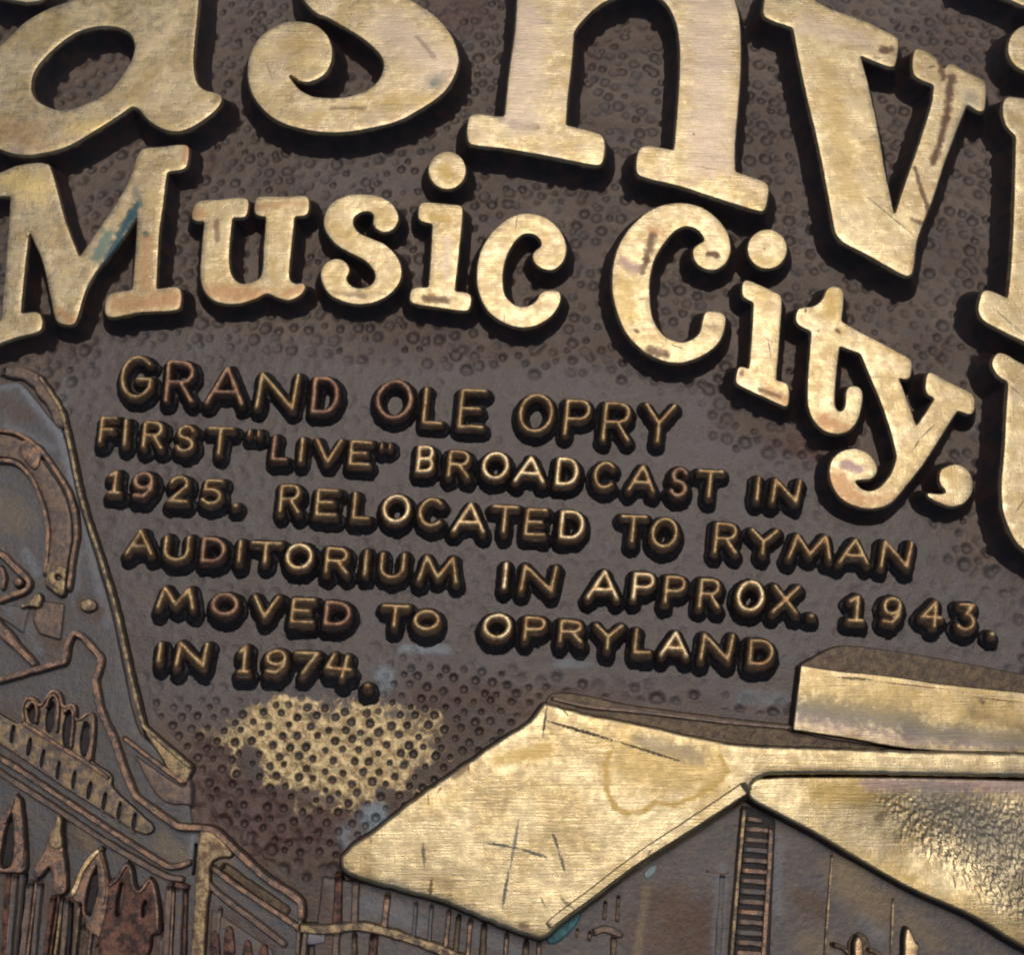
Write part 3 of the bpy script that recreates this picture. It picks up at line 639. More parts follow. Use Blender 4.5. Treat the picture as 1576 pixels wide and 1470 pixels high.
BRIGHT = {(1, 11), (1, 13), (1, 15), (1, 14), (2, 8), (2, 10), (3, 12), (3, 10), (4, 12), (2, 13), (3, 16), (3, 5), (4, 7), (3, 13)}
HS = 21.0
NAMES = {'.': 'full_stop', '"': 'quotation_mark'}
lines_said = ['first line', 'second line', 'third line', 'fourth line', 'fifth line', 'last line']
for li, (drop, glyphs) in enumerate(TXT):
    for gi, (ch, a0, a1, t0, t1) in enumerate(glyphs):
        hw = 3.9 if li == 0 else 3.8
        if ch == '.': hw = 4.4
        if ch == '"': hw = 2.6
        wdt, hgt = a1-a0-2*hw, t1-t0-2*hw
        polys = []
        ang = .085
        for st_ in GL[ch]:
            q = []
            for (uu, vv) in st_:
                if ch == 'I': px = (a0+a1)/2
                else: px = a0+hw+uu*wdt
                q.append((px+(.5-vv)*.10*hgt*(0 if ch in '."' else 1), t0+hw+vv*hgt+(uu-.5)*ang*wdt*(0 if ch == 'I' else .5)))
            o_ = trace(q, 5.0, False, 0) if False else np.array(q)
            X, Y = P(o_[:, 0], o_[:, 1], HS); polys.append(np.stack([X, Y], 1))
        allp = np.concatenate(polys); lo = allp.min(0)-29; hi = allp.max(0)+27
        lo[1] -= drop
        gs = 1.75
        xs = np.arange(lo[0], hi[0], gs); ys = np.arange(lo[1], hi[1], gs); X, Y = np.meshgrid(xs, ys)
        wob = (fbm(X, Y, 9, 61+li, 2)-.5)*2.2
        Hh = np.full(X.shape, -30.0); hloc = HS*(1+(fbm(X, Y, 30, 71, 2)-.5)*.22)
        dr = 10.0; lev = 14
        for k_ in range(lev):
            t = k_/(lev-1)
            dd = np.full(X.shape, 1e9)
            for pl in polys: dd = np.minimum(dd, dist_poly(X, Y+drop*t**1.1, pl, False))
            dd = dd + wob*(.5+t)
            zk = hloc*(1-t); ek = hw + dr*(.45*t+.55*t*t)
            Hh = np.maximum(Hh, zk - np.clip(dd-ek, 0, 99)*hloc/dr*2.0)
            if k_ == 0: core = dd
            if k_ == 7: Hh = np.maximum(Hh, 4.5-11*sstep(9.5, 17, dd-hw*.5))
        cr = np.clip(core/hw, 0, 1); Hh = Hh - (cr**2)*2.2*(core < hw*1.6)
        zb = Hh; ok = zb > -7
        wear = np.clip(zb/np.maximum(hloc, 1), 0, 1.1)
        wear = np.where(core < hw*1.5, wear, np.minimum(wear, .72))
        ix = np.arange(X.size).reshape(X.shape)
        f = np.stack([ix[:-1, :-1], ix[:-1, 1:], ix[1:, 1:], ix[1:, :-1]], -1).reshape(-1, 4)
        okf = ok.ravel()[f].any(1); f = f[okf]
        used = np.unique(f); rem = np.full(X.size, -1); rem[used] = np.arange(len(used)); f = rem[f]
        VV = np.stack([X.ravel(), Y.ravel(), np.maximum(zb, -9).ravel()], 1)[used]
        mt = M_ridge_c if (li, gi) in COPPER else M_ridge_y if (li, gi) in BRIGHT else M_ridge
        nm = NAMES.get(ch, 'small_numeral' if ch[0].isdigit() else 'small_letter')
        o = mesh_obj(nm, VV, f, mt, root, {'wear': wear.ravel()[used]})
        if (li, gi) in COPPER: o['label'] = 'coppery %s in the %s of small text' % ('numeral '+ch[0] if ch[0].isdigit() else 'letter '+ch[0], lines_said[li])

# ---- relief of the modern auditorium, bottom right
BRN = (.085, .045, .026); OLV = (.20, .145, .075); PAL = (.15, .16, .175)
M_hall = patina_line('auditorium_wall_patina', (.088, .078, .074), (.085, .075, .072), (.030, .024, .022), .5, .95, .3, .5, patch=(.115, .092, .075),
    marks=[(BRN, (1030, 1400), (1075, 1420), 34, .85), (BRN, (990, 1440), (1080, 1470), 30, .7), (PAL, (1112, 1340), (1105, 1470), 9, .6), (OLV, (1300, 1350), (1350, 1400), 28, .75), (BRN, (1230, 1380), (1262, 1400), 16, .7),
           (OLV, (1240, 1450), (1270, 1460), 18, .5), (PAL, (1200, 1290), (1196, 1400), 7, .45), (PAL, (1330, 1420), (1350, 1440), 12, .4), (OLV, (1400, 1420), (1440, 1450), 16, .5), (OLV, (995, 1370), (980, 1470), 6, .6),
           (PAL, (560, 1390), (640, 1420), 16, .5), (PAL, (740, 1440), (800, 1465), 12, .4), (BRN, (500, 1380), (505, 1470), 14, .6)])
hall = prism('auditorium_relief', [(497, 1352, K), (700, 1380, K), (840, 1420, K), (1000, 1290, K), (1150, 1205, K), (1700, 1300, K), (1700, 1620, K), (470, 1620, K), (480, 1500, K)], 6, 6, M_hall, root,
             wav=1.6, sub=9, label='relief of a modern auditorium with folded gold roof')
ring_pts = Z_([(500, 360), (470, 420), (480, 560), (520, 655), (600, 690), (690, 672), (745, 632), (850, 640), (960, 605), (1080, 530), (1145, 455), (1105, 375)], 800, 1060, 3.585)
rm = [('olive', ring_pts[i], ring_pts[i+1], 4.1, .95) for i in range(len(ring_pts)-1)]
rm += [('olive', (975, 1170), (1075, 1185), 44, .50), ('grey', (985, 1140), (1075, 1165), 11, .40), ('olive', (765, 1170), (840, 1156), 10, .75),
       ('dark', (841, 1110), (950, 1142), 3.2, 1.0), ('dark', (950, 1142), (1056, 1175), 2.6, .95), ('dark', (842, 1086), (835, 1135), 2.6, .85), ('brown', (864, 1090), (876, 1104), 2.4, .7),
       ('scratch', (651, 1298), (653, 1336), 3.4, .8), ('brown', (665, 1352), (661, 1382), 3.4, .9), ('grey', (798, 1262), (785, 1340), 3.2, .9), ('scratch', (783, 1340), (773, 1400), 3.6, .9),
       ('scratch', (745, 1297), (800, 1307), 2.8, .9), ('scratch', (800, 1307), (843, 1321), 3.4, .95), ('scratch', (850, 1281), (860, 1310), 3.0, .95), ('scratch', (860, 1310), (871, 1347), 3.4, .85),
       ('scratch', (832, 1381), (839, 1397), 2.2, .7), ('scratch', (862, 1383), (883, 1400), 3.2, .7), ('brown', (700, 1196), (716, 1182), 4, .55), ('brown', (680, 1212), (672, 1222), 2.2, .7),
       ('brown', (659, 1225), (660, 1240), 1.8, .7), ('brown', (720, 1174), (722, 1190), 2, .7), ('brown', (570, 1288), (572, 1300), 1.6, .7), ('brown', (620, 1345), (690, 1362), 9, .22),
       ('brown', (803, 1426), (812, 1428), 4, .6), ('yellow', (660, 1240), (705, 1220), 12, .2), ('brown', (1002, 1308), (996, 1318), 2.2, .7), ('brown', (1120, 1210), (1125, 1214), 2.2, .6)]
HR = 34
M_roof = gold('worn_gold_roof', HR, rm, stain=.15, dirt=.6, pinkish=.0, mott=.45)
roofL = [(522, 1324), (524, 1318), (542, 1300), (575, 1279), (625, 1238), (717, 1174), (779, 1132), (815, 1110), (836, 1083), (849, 1084), (906, 1099), (995, 1116), (1079, 1135), (1135, 1145),
         (1265, 1151), (1409, 1156), (1576, 1159), (1760, 1163, K), (1760, 1199, K), (1576, 1197), (1360, 1193), (1259, 1192), (1178, 1195), (1160, 1206), (1148, 1226), (1096, 1262), (1051, 1291),
         (1001, 1322), (956, 1355), (912, 1390), (864, 1425), (836, 1448), (821, 1446), (779, 1431), (712, 1403), (667, 1386), (606, 1370), (556, 1356), (527, 1342)]
prism('roof_panel', roofL, HR, 6, M_roof, hall, base=0, edge=5.5, wav=.8, sub=9, rag=.8, label='left roof fold with dark scratches and a ring stain')
M_roof2 = gold('hammered_gold_roof', HR, [('olive', (1262, 1222), (1335, 1222), 20, .75), ('brown', (1352, 1258), (1358, 1254), 4, .6), ('scratch', (1470, 1345), (1474, 1368), 2, .8),
        ('purple', (1340, 1206), (1576, 1210), 12, .7), ('grey', (1440, 1235), (1576, 1290), 34, .55), ('grey', (1500, 1270), (1576, 1370), 30, .4), ('olive', (1250, 1290), (1400, 1352), 12, .45), ('olive', (1400, 1355), (1576, 1448), 8, .35)], stain=.15, dirt=.4, pinkish=.0, mott=.5)  # purple and grey streaks paint the shading gradient of this fold
def zr(x, y):
    xa, ya = P(1450, 1300, HR); d = np.sqrt(((x-xa)/170)**2+((y-ya)/80)**2); return HR-3.5 - 8*(1-sstep(0, 1.1, d))
roofR = [(1152, 1222), (1158, 1205), (1172, 1198), (1259, 1196), (1400, 1197), (1576, 1201), (1780, 1206, K), (1780, 1560, K), (1576, 1459), (1497, 1412), (1399, 1367), (1313, 1318), (1253, 1283), (1194, 1252), (1158, 1232)]
# the peened part of the right fold: many small facets
PEEN = [(1325, 1206), (1420, 1203), (1576, 1206), (1760, 1210, K), (1760, 1535, K), (1576, 1444), (1510, 1408), (1455, 1360), (1375, 1300), (1340, 1245)]
pe = Pp(PEEN, HR)
def zr2(x, y):
    z = zr(x, y); i = inside(np.ravel(x), np.ravel(y), pe).reshape(np.shape(x)); d = dist_poly(x, y, pe)
    a = np.where(i, sstep(0, 55, d), 0.0)
    return z + a*((noise(x*1.5+y*.4, y*.75, 2.5, 91)-.5)*3.2+(noise(x, y, 8, 93)-.5)*1.0)
prism('roof_panel', roofR, HR-2, 6, M_roof2, hall, base=0, edge=3.5, wav=.8, sub=1.7, zf=zr2, label='right roof fold with bright peened hollow')
M_tower = gold('dull_gold_tower', 20, [('grey', (1240, 1092), (1400, 1110), 22, .85), ('grey', (1400, 1125), (1576, 1140), 16, .8), ('olive', (1260, 1060), (1576, 1110), 30, .45), ('purple', (1230, 1108), (1400, 1140), 13, .35), ('purple', (1400, 1140), (1560, 1150), 7, .3), ('brown', (1500, 1100), (1576, 1120), 8, .3), ('dark', (1290, 1043), (1345, 1047), 3, .8), ('brown', (1345, 1049), (1470, 1063), 1.5, .8),
        ('brown', (1500, 1074), (1576, 1082), 1.5, .8), ('brown', (1510, 1078), (1512, 1080), 4, .7)], stain=.9, dirt=1.0, tint=.0)
tw = prism('tower_block', [(1233, 1024, K), (1288, 1033), (1366, 1041), (1453, 1054), (1576, 1067), (1760, 1090, K), (1760, 1172, K), (1576, 1160), (1409, 1154), (1300, 1136), (1221, 1124, K)], 20, 4, M_tower, hall, base=0,
      zf=lambda x, y: 20+0*x, wav=1.4, edge=1.5, label='dull gold block rising behind the roof')
M_dk = patina_line('dark_bronze_slope', (.062, .042, .026), (.045, .030, .022), (.020, .014, .012), .5, .95, .5, .45, patch=(.105, .072, .040))
_, yt = P(1400, 1000, 12); 
prism('tower_top', [(1229, 1026, K), (1256, 1010), (1273, 1001), (1299, 994), (1380, 1003), (1480, 1020), (1576, 1038), (1760, 1066, K), (1760, 1100, K), (1576, 1072), (1453, 1058), (1366, 1046), (1288, 1037)], 13, 5, M_dk, hall, base=-4, wav=.8)
prism('rear_slope', [(838, 1090, K), (847, 1070), (880, 1068), (967, 1085), (1120, 1106), (1230, 1118), (1409, 1150), (1760, 1170, K), (1760, 1190, K), (1500, 1180, K), (1135, 1160, K)], 7, 5, M_dk, hall, wav=1.0)
ridge('eave_line', [(850, 1075), (905, 1088), (967, 1094), (1120, 1112), (1222, 1121)], 5, 11, 4, M_brown, hall)
ridge('eave_line', [(1215, 1123), (1300, 1139), (1409, 1152), (1560, 1160)], 4, 12, 3, M_brown, hall)
ridge('roof_edge', [(1146, 1214), (1092, 1250), (1046, 1280), (996, 1312), (950, 1345), (906, 1379), (866, 1408), (846, 1424)], 14, HR+2.0, 7, M_roof, hall, base=18, rough=.3, taper=(17, 10), bright=True, label='bright rounded lower edge of the left roof fold')
# stair tower: rails and rungs, a near-black floor paints the shade between them
stair = prism('stair_shaft', [(1148, 1240, K), (1194, 1262, K), (1180, 1600, K), (1120, 1600, K)], 8.5, 1.5, M_black, hall, base=2, wav=.4)
ridge('rail', [(1146, 1245), (1140, 1310), (1134, 1380), (1126, 1480), (1122, 1560)], 5, 17, 4, M_olive, hall, rough=.4)
ridge('rail', [(1187, 1276), (1184, 1340), (1180, 1400), (1175, 1480), (1170, 1560)], 6, 16, 4, M_copper, hall, rough=.5)
for k_ in range(19):
    yy = 1262+k_*15.9; xl = 1146-(yy-1245)*.085+4; xr = 1189-(yy-1276)*.062-4
    if yy < 1275: xr = 1172
    ridge('rung', [(xl, yy-1), ((xl+xr)/2, yy+rng.uniform(-1, 1)), (xr, yy+2)], 6.5, 13+rng.uniform(-2, 1), 2.2, [M_brown, M_copper, M_brown, M_grey][k_ % 4], hall, step=6)
ridge('wall_seam', [(1281, 1318), (1277, 1370), (1272, 1440), (1268, 1520)], 3, 9, 3, M_olive, hall)
ridge('wall_seam', [(1375, 1385), (1374, 1420), (1371, 1480)], 3, 9, 3, M_olive, hall)
ridge('wall_seam', [(1112, 1350), (1108, 1420), (1104, 1500)], 8, 8, 6, M_blueg, hall)
ridge('wall_seam', [(1088, 1342), (1105, 1343), (1120, 1344)], 3, 8, 3, M_brown, hall)
# people-like knobs at the foot of the wall, cut by the lower edge
def knob(cx, cy, w_, h_, lab):
    prism('figure_niche', [(cx-w_*1.5, cy+h_*2, K), (cx-w_*1.4, cy+8), (cx-w_, cy-2), (cx, cy-9), (cx+w_, cy-2), (cx+w_*1.4, cy+8), (cx+w_*1.5, cy+h_*2, K)], 9, 5, M_dk, hall, base=0, wav=.3)
    prism('figure', [(cx-w_*.55, cy+h_*2, K), (cx-w_*.55, cy+8), (cx-w_*.3, cy+1), (cx, cy-3), (cx+w_*.3, cy+1), (cx+w_*.55, cy+8), (cx+w_*.62, cy+h_*2, K)], 20, 5, gold('rubbed_figure', 20, [], tint=.45), hall, base=4, wav=.6, edge=2.5, label=lab)
knob(1322, 1445, 12, 40, 'small rubbed figure with rounded head')
prism('figure', [(1396, 1430), (1404, 1436), (1410, 1452), (1416, 1458), (1408, 1490), (1400, 1540, K), (1390, 1540, K), (1392, 1470)], 18, 5, gold('rubbed_figure', 18, [], tint=.3), hall, base=2, wav=.8, edge=2.5, label='small pointed rubbed figure')
ridge('figure_wing', [(1283, 1455), (1298, 1460), (1308, 1470)], 5, 12, 4, M_dk, hall)
ridge('figure_wing', [(1336, 1462), (1348, 1466), (1360, 1476)], 5, 12, 4, M_dk, hall)
for (xa, ya, xb, yb) in ((932, 1390, 930, 1414), (952, 1381, 950, 1418), (889, 1432, 888, 1442), (908, 1436, 907, 1446)):
    ridge('wall_slot_strip', [(xa, ya), (xb, yb)], 5, 9, 3, M_dk, hall)  # dark raised strips standing for the slots in the wall
ridge('bracket', [(915, 1436), (932, 1431), (955, 1440)], 8, 12, 4, M_brown, hall)
ridge('bracket', [(945, 1445), (944, 1475)], 7, 11, 3, M_dk, hall)
M_teal = patina_line('verdigris', (.05, .17, .17), (.03, .11, .12), (.02, .06, .07), .5, .95, .1, .65, patch=(.03, .09, .10))
prism('verdigris_crust', [(842, 1447), (858, 1428), (888, 1405), (893, 1412), (872, 1440), (850, 1454)], 11, 5, M_teal, hall, base=0, wav=2, label='blue-green corrosion under the roof tip')
prism('verdigris_crust', [(992, 1346), (1000, 1336), (1010, 1334), (1004, 1348), (996, 1354)], 10, 3, patina_line('pale_verdigris', (.34, .42, .42), (.2, .26, .26), (.1, .1, .1), .5, .9, .1, .7), hall, base=0, label='pale corrosion fleck')
# porch beams under the left fold
ridge('beam', [(462, 1430), (500, 1432), (554, 1427), (600, 1437), (640, 1450), (690, 1468), (740, 1490)], 11, 14, 5, M_olive, hall)
ridge('beam', [(470, 1432), (466, 1470), (462, 1520)], 6, 11, 5, M_brown, hall)
for (xa, ya, xb, yb, wd, mt) in ((521, 1352, 518, 1420, 10, M_rust), (547, 1358, 545, 1424, 9, M_brown), (596, 1380, 590, 1432, 8, M_copper), (691, 1404, 684, 1475, 5, M_copper), (724, 1418, 719, 1480, 5, M_copper),
                                 (780, 1440, 777, 1490, 5, M_copper), (640, 1392, 636, 1448, 4, M_blueg), (664, 1396, 660, 1455, 4, M_blueg), (706, 1412, 700, 1475, 6, M_dk), (745, 1426, 742, 1480, 7, M_dk), (518, 1436, 515, 1480, 8, M_brown),
                                 (575, 1442, 572, 1485, 10, M_rust), (545, 1440, 545, 1480, 6, M_dk), (810, 1452, 808, 1490, 7, M_dk), (830, 1452, 828, 1490, 5, M_copper)):
    ridge('porch_post', [(xa, ya), ((xa+xb)/2, (ya+yb)/2), (xb, yb)], wd, 12, 4, mt, hall, step=8)
prism('window_pane', [(474, 1437, K), (501, 1436, K), (499, 1453, K), (472, 1455, K)], 9, 3, patina_line('pale_patina', (.17, .16, .175), (.12, .12, .13), (.05, .05, .05), .5, .9, .2, .5), hall, base=0)

# ---- relief of the old hall, bottom left
M_oldp = patina_line('old_hall_patina', (.085, .082, .084), (.11, .12, .13), (.040, .036, .036), .80, .99, .3, .5, patch=(.098, .085, .074),
    marks=[(PAL, (0, 594), (30, 592), 6, .7), (PAL, (34, 600), (95, 672), 7, .9), (PAL, (95, 672), (125, 790), 9, .9), (PAL, (125, 790), (165, 960), 7, .5), (PAL, (10, 655), (80, 690), 8, .6), (PAL, (120, 850), (112, 930), 8, .6),  # pale streaks paint a bluish highlight along the panel edges
           (BRN, (0, 620), (40, 640), 14, .5), (OLV, (0, 780), (30, 800), 26, .4), (PAL, (40, 850), (56, 880), 8, .7), (PAL, (45, 960), (60, 1000), 9, .7), (PAL, (10, 935), (20, 950), 8, .6), (BRN, (55, 940), (85, 990), 22, .7),
           (BRN, (120, 925), (150, 940), 14, .7), (OLV, (250, 1300), (285, 1320), 16, .5), (BRN, (0, 1110), (30, 1150), 26, .6), (BRN, (100, 1290), (130, 1300), 14, .5), (OLV, (125, 1280), (140, 1300), 9, .5),
           (BRN, (330, 1430), (400, 1470), 26, .9), (PAL, (296, 1290), (300, 1345), 6, .8), (BRN, (245, 1400), (262, 1470), 14, .5), (BRN, (130, 1400), (230, 1460), 40, .8), (BRN, (20, 1300), (12, 1470), 22, .7), (BRN, (60, 1380), (110, 1470), 22, .5), (OLV, (330, 1310), (350, 1330), 12, .6)])
old = prism('old_hall_relief', [(-260, 590, K), (0, 592, K), (28, 588), (52, 612), (78, 645), (95, 662), (120, 770), (150, 868), (172, 945), (190, 1030), (213, 1124), (238, 1150), (285, 1192, K), (296, 1272, K), (330, 1285), (402, 1352), (458, 1392), (464, 1420, K),
             (470, 1640, K), (-260, 1640, K)], 4, 5, M_oldp, root, wav=1.5, sub=10, label='relief of an old gothic hall with instruments above it')
ridge('border_band', [(8, 571), (34, 573), (50, 582), (64, 600), (82, 624), (92, 650)], 17, 9, 5, M_brown, old)
ridge('border_line', [(60, 578), (72, 596), (92, 628), (104, 672), (125, 768), (156, 866), (179, 942), (197, 1026), (220, 1118, K), (250, 1145), (291, 1180)], 5.5, 13, 4, M_olive, old, label='long slanting border line')
ridge('border_line', [(190, 1136), (235, 1171), (280, 1204)], 5, 11, 4, M_copper, old)
prism('border_end', [(222, 1122), (240, 1138), (294, 1181), (292, 1190), (282, 1207), (262, 1190), (248, 1166)], 9, 5, M_olive, old, base=0, wav=1)
prism('border_end', [(205, 1162, K), (240, 1186), (282, 1212), (290, 1200), (294, 1240, K), (250, 1232)], 7, 5, M_brown, old, base=0, wav=1)
ridge('arch_line', [(-60, 660), (0, 662), (29, 668), (61, 692), (83, 721), (105, 757), (115, 790), (117, 822), (111, 860), (105, 905)], 6, 14, 5, M_copper, old)
ridge('arch_line', [(-60, 708), (0, 708), (24, 712), (47, 734), (59, 760), (69, 792), (73, 824), (71, 860), (68, 880)], 6, 13, 5, M_copper, old)
prism('arch_band', [(-60, 665, K), (0, 668), (30, 676), (58, 700), (80, 730), (98, 760), (108, 795), (110, 830), (103, 870), (100, 915, K), (72, 905, K), (75, 860), (78, 820), (73, 788), (62, 755), (48, 730), (22, 706), (-60, 702, K)], 9, 4, M_brown, old, base=0, wav=2.2)
prism('arch_mount', [(31, 680), (45, 678), (64, 690), (62, 704), (55, 722), (44, 716), (33, 700)], 13, 3, M_copper, old, base=4, wav=2)
prism('arch_foot', [(72, 866, K), (102, 874, K), (98, 914, K), (92, 918, K), (68, 900, K)], 15, 4, M_olive, old, base=0, wav=1.6, holes=[circ(88, 888, 6, 10)], holefloor=8)
prism('hook', [(30, 934), (45, 926), (55, 912), (62, 916), (60, 934), (48, 932)], 14, 4, M_olive, old, base=0, wav=1)
ridge('scroll', [(-40, 840), (0, 852), (15, 866), (34, 884), (44, 896), (38, 908), (22, 914), (0, 922), (-40, 930)], 8, 14, 5, M_copper, old)
ridge('scroll', [(0, 872), (6, 886), (3, 904)], 5, 12, 4, M_copper, old)
prism('scroll_eye', circ(26, 895, 7, 12), 17, 4, M_copper, old, base=0)
prism('shield', [(60, 925, K), (98, 930, K), (92, 985, K), (60, 975, K), (50, 955, K)], 8, 6, M_brown, old, base=0, wav=2)
prism('shield', [(-60, 925, K), (45, 935, K), (35, 975, K), (0, 950, K), (-60, 930, K)], 7, 6, M_blueg, old, base=0, wav=2)
prism('rosette', [(123, 930), (132, 922), (146, 926), (148, 936), (136, 942), (126, 938)], 10, 4, M_olive, old, base=0, wav=2)
ridge('bow', [(-30, 940), (0, 968), (25, 995), (52, 1022)], 12, 17, 4, M_copper, old, taper=(20, 6), label='tapering copper-coloured stick')
ridge('roof_line', [(-60, 1060), (0, 1046), (52, 1031), (98, 1018, K), (104, 988), (112, 973, K), (126, 980), (140, 996), (154, 1011, K), (152, 1028), (145, 1046, K), (153, 1090), (173, 1136), (192, 1190), (207, 1226, K), (237, 1248), (272, 1273, K), (306, 1275, K), (328, 1279), (366, 1314), (408, 1352), (448, 1378), (462, 1389, K), (463, 1412)],
      8.5, 15, 4, M_copper, old, rough=.7, label='zigzag copper roof line of the old hall')
leaf = lambda x, y, w_, h_, lean=0: [(x+lean, y-h_/2), (x+w_/2+lean*.3, y-h_*.12), (x+w_*.35-lean*.4, y+h_*.3), (x-lean, y+h_/2), (x-w_*.42-lean*.4, y+h_*.15), (x-w_*.38+lean*.4, y-h_*.2)]
slots = [(19, 1131), (44, 1150), (65, 1168), (89, 1186), (113, 1201), (137, 1217), (160, 1234), (183, 1249), (206, 1266)]
prism('parapet', [(36, 1075), (49, 1073), (61, 1084), (72, 1070), (82, 1063), (91, 1068), (98, 1086), (108, 1083), (115, 1087), (118, 1107), (130, 1102), (140, 1097), (144, 1112), (140, 1168), (170, 1194), (172, 1212), (218, 1256), (236, 1276), (222, 1284), (180, 1262), (130, 1232), (80, 1200), (30, 1165), (0, 1145), (-60, 1105, K), (-60, 1060, K), (0, 1100), (34, 1112)],
      11, 3, M_mott, old, holes=[leaf(50, 1096, 19, 38), leaf(77, 1104, 16, 50, 3), leaf(105, 1121, 19, 66, 3), leaf(130, 1138, 16, 56, 2)]+[leaf(x, y, 7.5, 30, 2) for x, y in slots], holefloor=-3, base=0, wav=1.8, edge=1.2, sub=6, step=2.2)
for (x, y, hh_, ww_) in [(50, 1096, 24, 13), (77, 1104, 34, 11), (105, 1121, 48, 13), (130, 1138, 40, 11)]+[(x, y, 20, 4) for x, y in slots]:   # near-black strips paint the shade in each opening
    ridge('recess_shade', [(x+1, y-hh_/2), (x, y), (x-2, y+hh_/2)], ww_, 5.5, 2, M_black, old, base=1, step=5)
ridge('parapet_rail', [(34, 1112), (88, 1147), (129, 1172), (165, 1197)], 5, 16, 3, M_copper, old)
ridge('parapet_rail', [(36, 1110), (34, 1090), (40, 1076), (50, 1076), (60, 1086), (70, 1076), (80, 1064), (90, 1068), (97, 1088), (112, 1086), (117, 1108), (138, 1098), (143, 1114), (138, 1170)], 4, 15, 3, M_copper, old, step=3)
ridge('cornice', [(-60, 1128), (0, 1168), (22, 1181), (97, 1231), (194, 1295), (257, 1335, K), (275, 1334), (290, 1328)], 6.5, 14, 4, M_copper, old)
ridge('cornice', [(-60, 1148), (0, 1190), (86, 1246), (173, 1303), (255, 1350), (278, 1354)], 7, 12, 4, M_brown, old)
prism('gothic_arch', [(-30, 1290, K), (0, 1260), (24, 1222, K), (32, 1245), (37, 1290), (38, 1338), (30, 1344), (-30, 1340, K)], 15, 4, M_copper, old, base=0, holes=[[(18, 1250, K), (21, 1275), (20, 1310), (16, 1334), (0, 1336), (2, 1300), (9, 1270)]], holefloor=0, edge=1.5, sub=6, label='coppery pointed arch at the left edge')
prism('spire', [(90, 1250, K), (94, 1283), (97, 1314), (101, 1370), (92, 1378), (82, 1372), (80, 1350), (75, 1333, K), (68, 1340), (57, 1353), (50, 1347), (58, 1327), (69, 1309), (72, 1291), (80, 1275)], 17, 3, M_copper, old, base=0, edge=2, sub=6, label='slender spire with forked foot')
prism('spire_tip', [(90, 1256), (93, 1283), (94, 1305), (84, 1308), (74, 1302), (76, 1288), (83, 1274)], 20, 3, M_olive, old, base=10, edge=2, sub=6)
prism('gothic_arch', [(154, 1303, K), (160, 1328), (166, 1360), (163, 1400), (152, 1445, K), (132, 1430, K), (126, 1392), (116, 1388), (106, 1374, K), (114, 1362), (124, 1340), (140, 1318)], 15, 3, M_copper, old, base=0, holes=[[(149, 1330, K), (150, 1372), (139, 1413, K), (130, 1408), (130, 1384), (138, 1352)]], holefloor=-3, edge=1.5, sub=6)
for (xa, ya, xb, yb, w_) in ((19, 1262, 10, 1330, 11), (147, 1345, 138, 1402, 11), (185, 1345, 179, 1405, 6), (222, 1390, 220, 1412, 4), (133, 1430, 126, 1480, 14)):
    ridge('recess_shade', [(xa, ya), ((xa+xb)/2, (ya+yb)/2), (xb, yb)], w_, 6.5, 2, M_black, old, base=1, step=6)  # near-black strips paint the shade inside the arch openings
ridge('arch_edge', [(153, 1308), (139, 1322), (125, 1343), (117, 1364), (110, 1378)], 6, 19, 3, M_ridge_y, old, label='bright rubbed edge of the pointed arch')
prism('gothic_arch', [(163, 1362, K), (172, 1354), (180, 1350), (186, 1338), (195, 1326, K), (202, 1338), (205, 1358), (212, 1370, K), (220, 1362), (230, 1350, K), (239, 1368), (245, 1396), (247, 1437, K), (231, 1440, K), (228, 1465), (205, 1500, K), (155, 1490, K), (152, 1440), (158, 1396)], 13, 4, M_rust, old, base=0, wav=2.6,
      holes=[leaf(183, 1386, 10, 56, 4), leaf(221, 1400, 8, 30, 2)], holefloor=2, edge=1.5, sub=7, label='rust brown pair of pointed arches')
for (xa, ya, xb, yb, wd, mt) in ((95, 1384, 84, 1475, 4, M_olive), (122, 1392, 113, 1475, 4, M_olive), (45, 1362, 33, 1475, 9, M_brown), (80, 1385, 68, 1475, 7, M_rust), (12, 1345, 4, 1475, 8, M_rust), (22, 1350, 12, 1475, 6, M_grey),
                                 (60, 1362, 50, 1475, 6, M_grey), (132, 1425, 126, 1480, 12, M_dk), (260, 1366, 254, 1480, 9, M_brown), (276, 1368, 271, 1480, 10, M_grey), (150, 1455, 148, 1480, 6, M_olive), (172, 1450, 170, 1485, 14, M_dk)):
    ridge('column_or_gap', [(xa, ya), ((xa+xb)/2, (ya+yb)/2), (xb, yb)], wd, 11, 4, mt, old, step=8)  # dark bronze strips stand in for dark openings between the columns
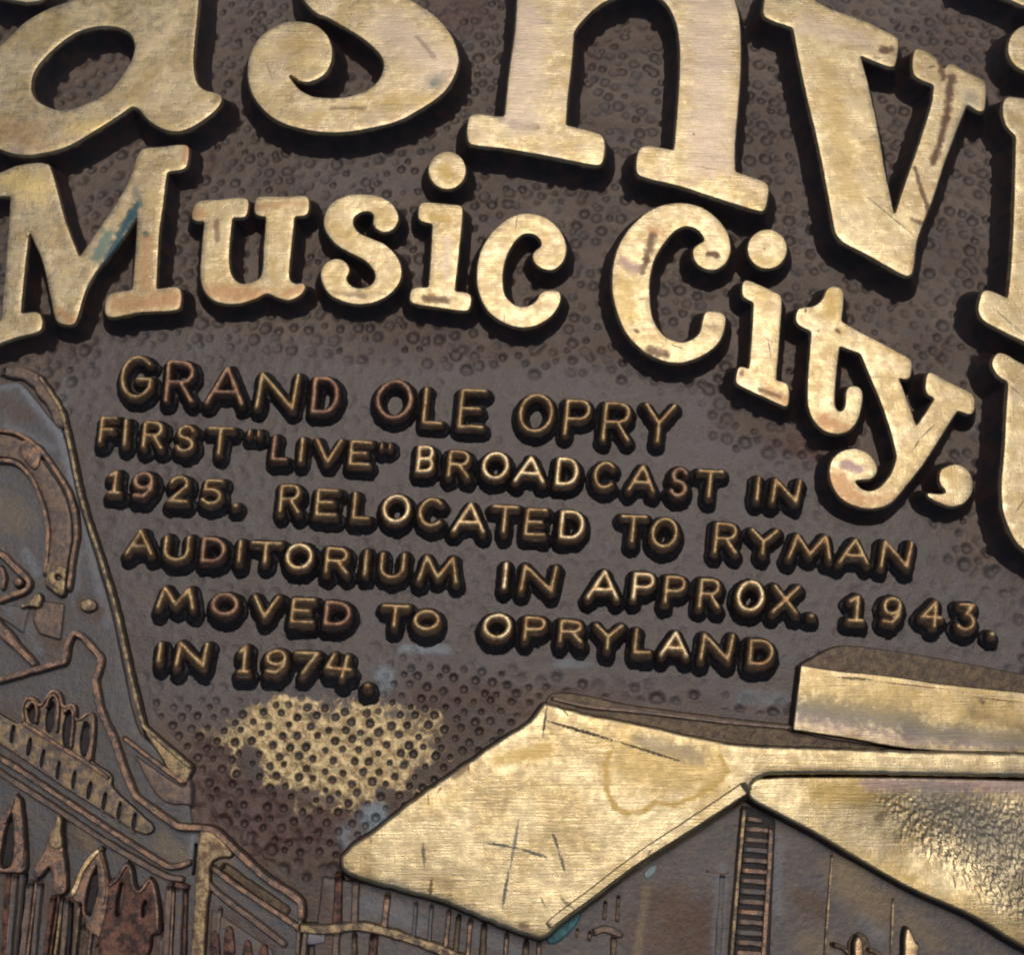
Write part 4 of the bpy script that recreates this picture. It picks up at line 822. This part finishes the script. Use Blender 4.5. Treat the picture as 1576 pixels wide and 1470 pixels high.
for (xa, ya, xb, yb, wd, mt) in ((102, 1388, 95, 1478, 7, M_brown), (141, 1418, 134, 1478, 5, M_copper), (20, 1344, 8, 1478, 3, M_copper), (56, 1356, 41, 1478, 3, M_copper), (91, 1378, 76, 1478, 3, M_rust),
                                 (267, 1370, 262, 1478, 3, M_copper), (286, 1370, 283, 1478, 4, M_rust), (250, 1440, 246, 1478, 5, M_brown), (109, 1392, 104, 1478, 3, M_black), (38, 1346, 24, 1478, 4, M_black), (272, 1366, 267, 1478, 2.5, M_black),
                                 (190, 1442, 188, 1480, 4, M_copper), (207, 1442, 206, 1480, 7, M_black), (221, 1445, 219, 1480, 5, M_copper), (338, 1400, 334, 1440, 5, M_brown), (300, 1300, 296, 1345, 3, M_black)):
    ridge('column_or_gap', [(xa, ya), ((xa+xb)/2, (ya+yb)/2), (xb, yb)], wd, 10, 3, mt, old, step=8)  # the near-black ones are shadow gaps beside columns, put into colour
for ln, wd in (([(6, 1268), (16, 1246), (24, 1228), (30, 1248), (34, 1290), (34, 1334)], 3), ([(150, 1308), (156, 1330), (161, 1360), (158, 1392)], 3), ([(168, 1364), (180, 1354), (187, 1342), (195, 1332), (201, 1344), (204, 1364), (212, 1374), (222, 1366), (230, 1356), (237, 1372), (241, 1396), (242, 1432)], 3),
               ([(60, 1332), (71, 1312), (82, 1308), (95, 1316), (97, 1366)], 3), ([(40, 1090), (50, 1080), (56, 1092), (54, 1112)], 3), ([(70, 1088), (79, 1070), (88, 1078), (86, 1126)], 3), ([(98, 1096), (108, 1090), (112, 1104), (108, 1150)], 3)):
    ridge('arch_edge', ln, wd, 18, 2.5, M_copper, old, base=6, step=3)
ridge('cornice', [(268, 1362), (286, 1366)], 7, 12, 3, M_rust, old)
prism('corner_pier', [(308, 1278, K), (328, 1283), (350, 1304), (356, 1318), (338, 1320), (324, 1330), (322, 1370), (318, 1400), (312, 1490, K), (292, 1490, K), (298, 1400), (301, 1340)], 13, 4, M_mott2, old, base=0, wav=2.2, edge=2, label='patchy gold corner pier')
ridge('roof_line', [(326, 1336), (360, 1362), (410, 1396), (458, 1428)], 6, 13, 4, M_copper, old)
ridge('roof_line', [(308, 1350), (340, 1380), (390, 1418), (436, 1454)], 7, 11, 5, M_brown, old)
ridge('roof_line', [(463, 1408), (460, 1430), (457, 1470)], 5, 11, 4, M_brown, old)
ridge('gutter', [(345, 1335), (390, 1368), (440, 1402)], 11, 8, 5, M_dk, old)
for (xa, ya) in ((330, 1448), (352, 1440), (380, 1462), (405, 1470)):
    prism('small_gable', [(xa-9, ya+30, K), (xa-7, ya+6), (xa, ya-14), (xa+7, ya+4), (xa+9, ya+30, K)], 12, 3, M_rust, old, base=0, edge=1.4, sub=6)
prism('side_wall', [(326, 1400, K), (420, 1465, K), (420, 1540, K), (318, 1540, K)], 7.5, 3, M_grey, old, base=0)
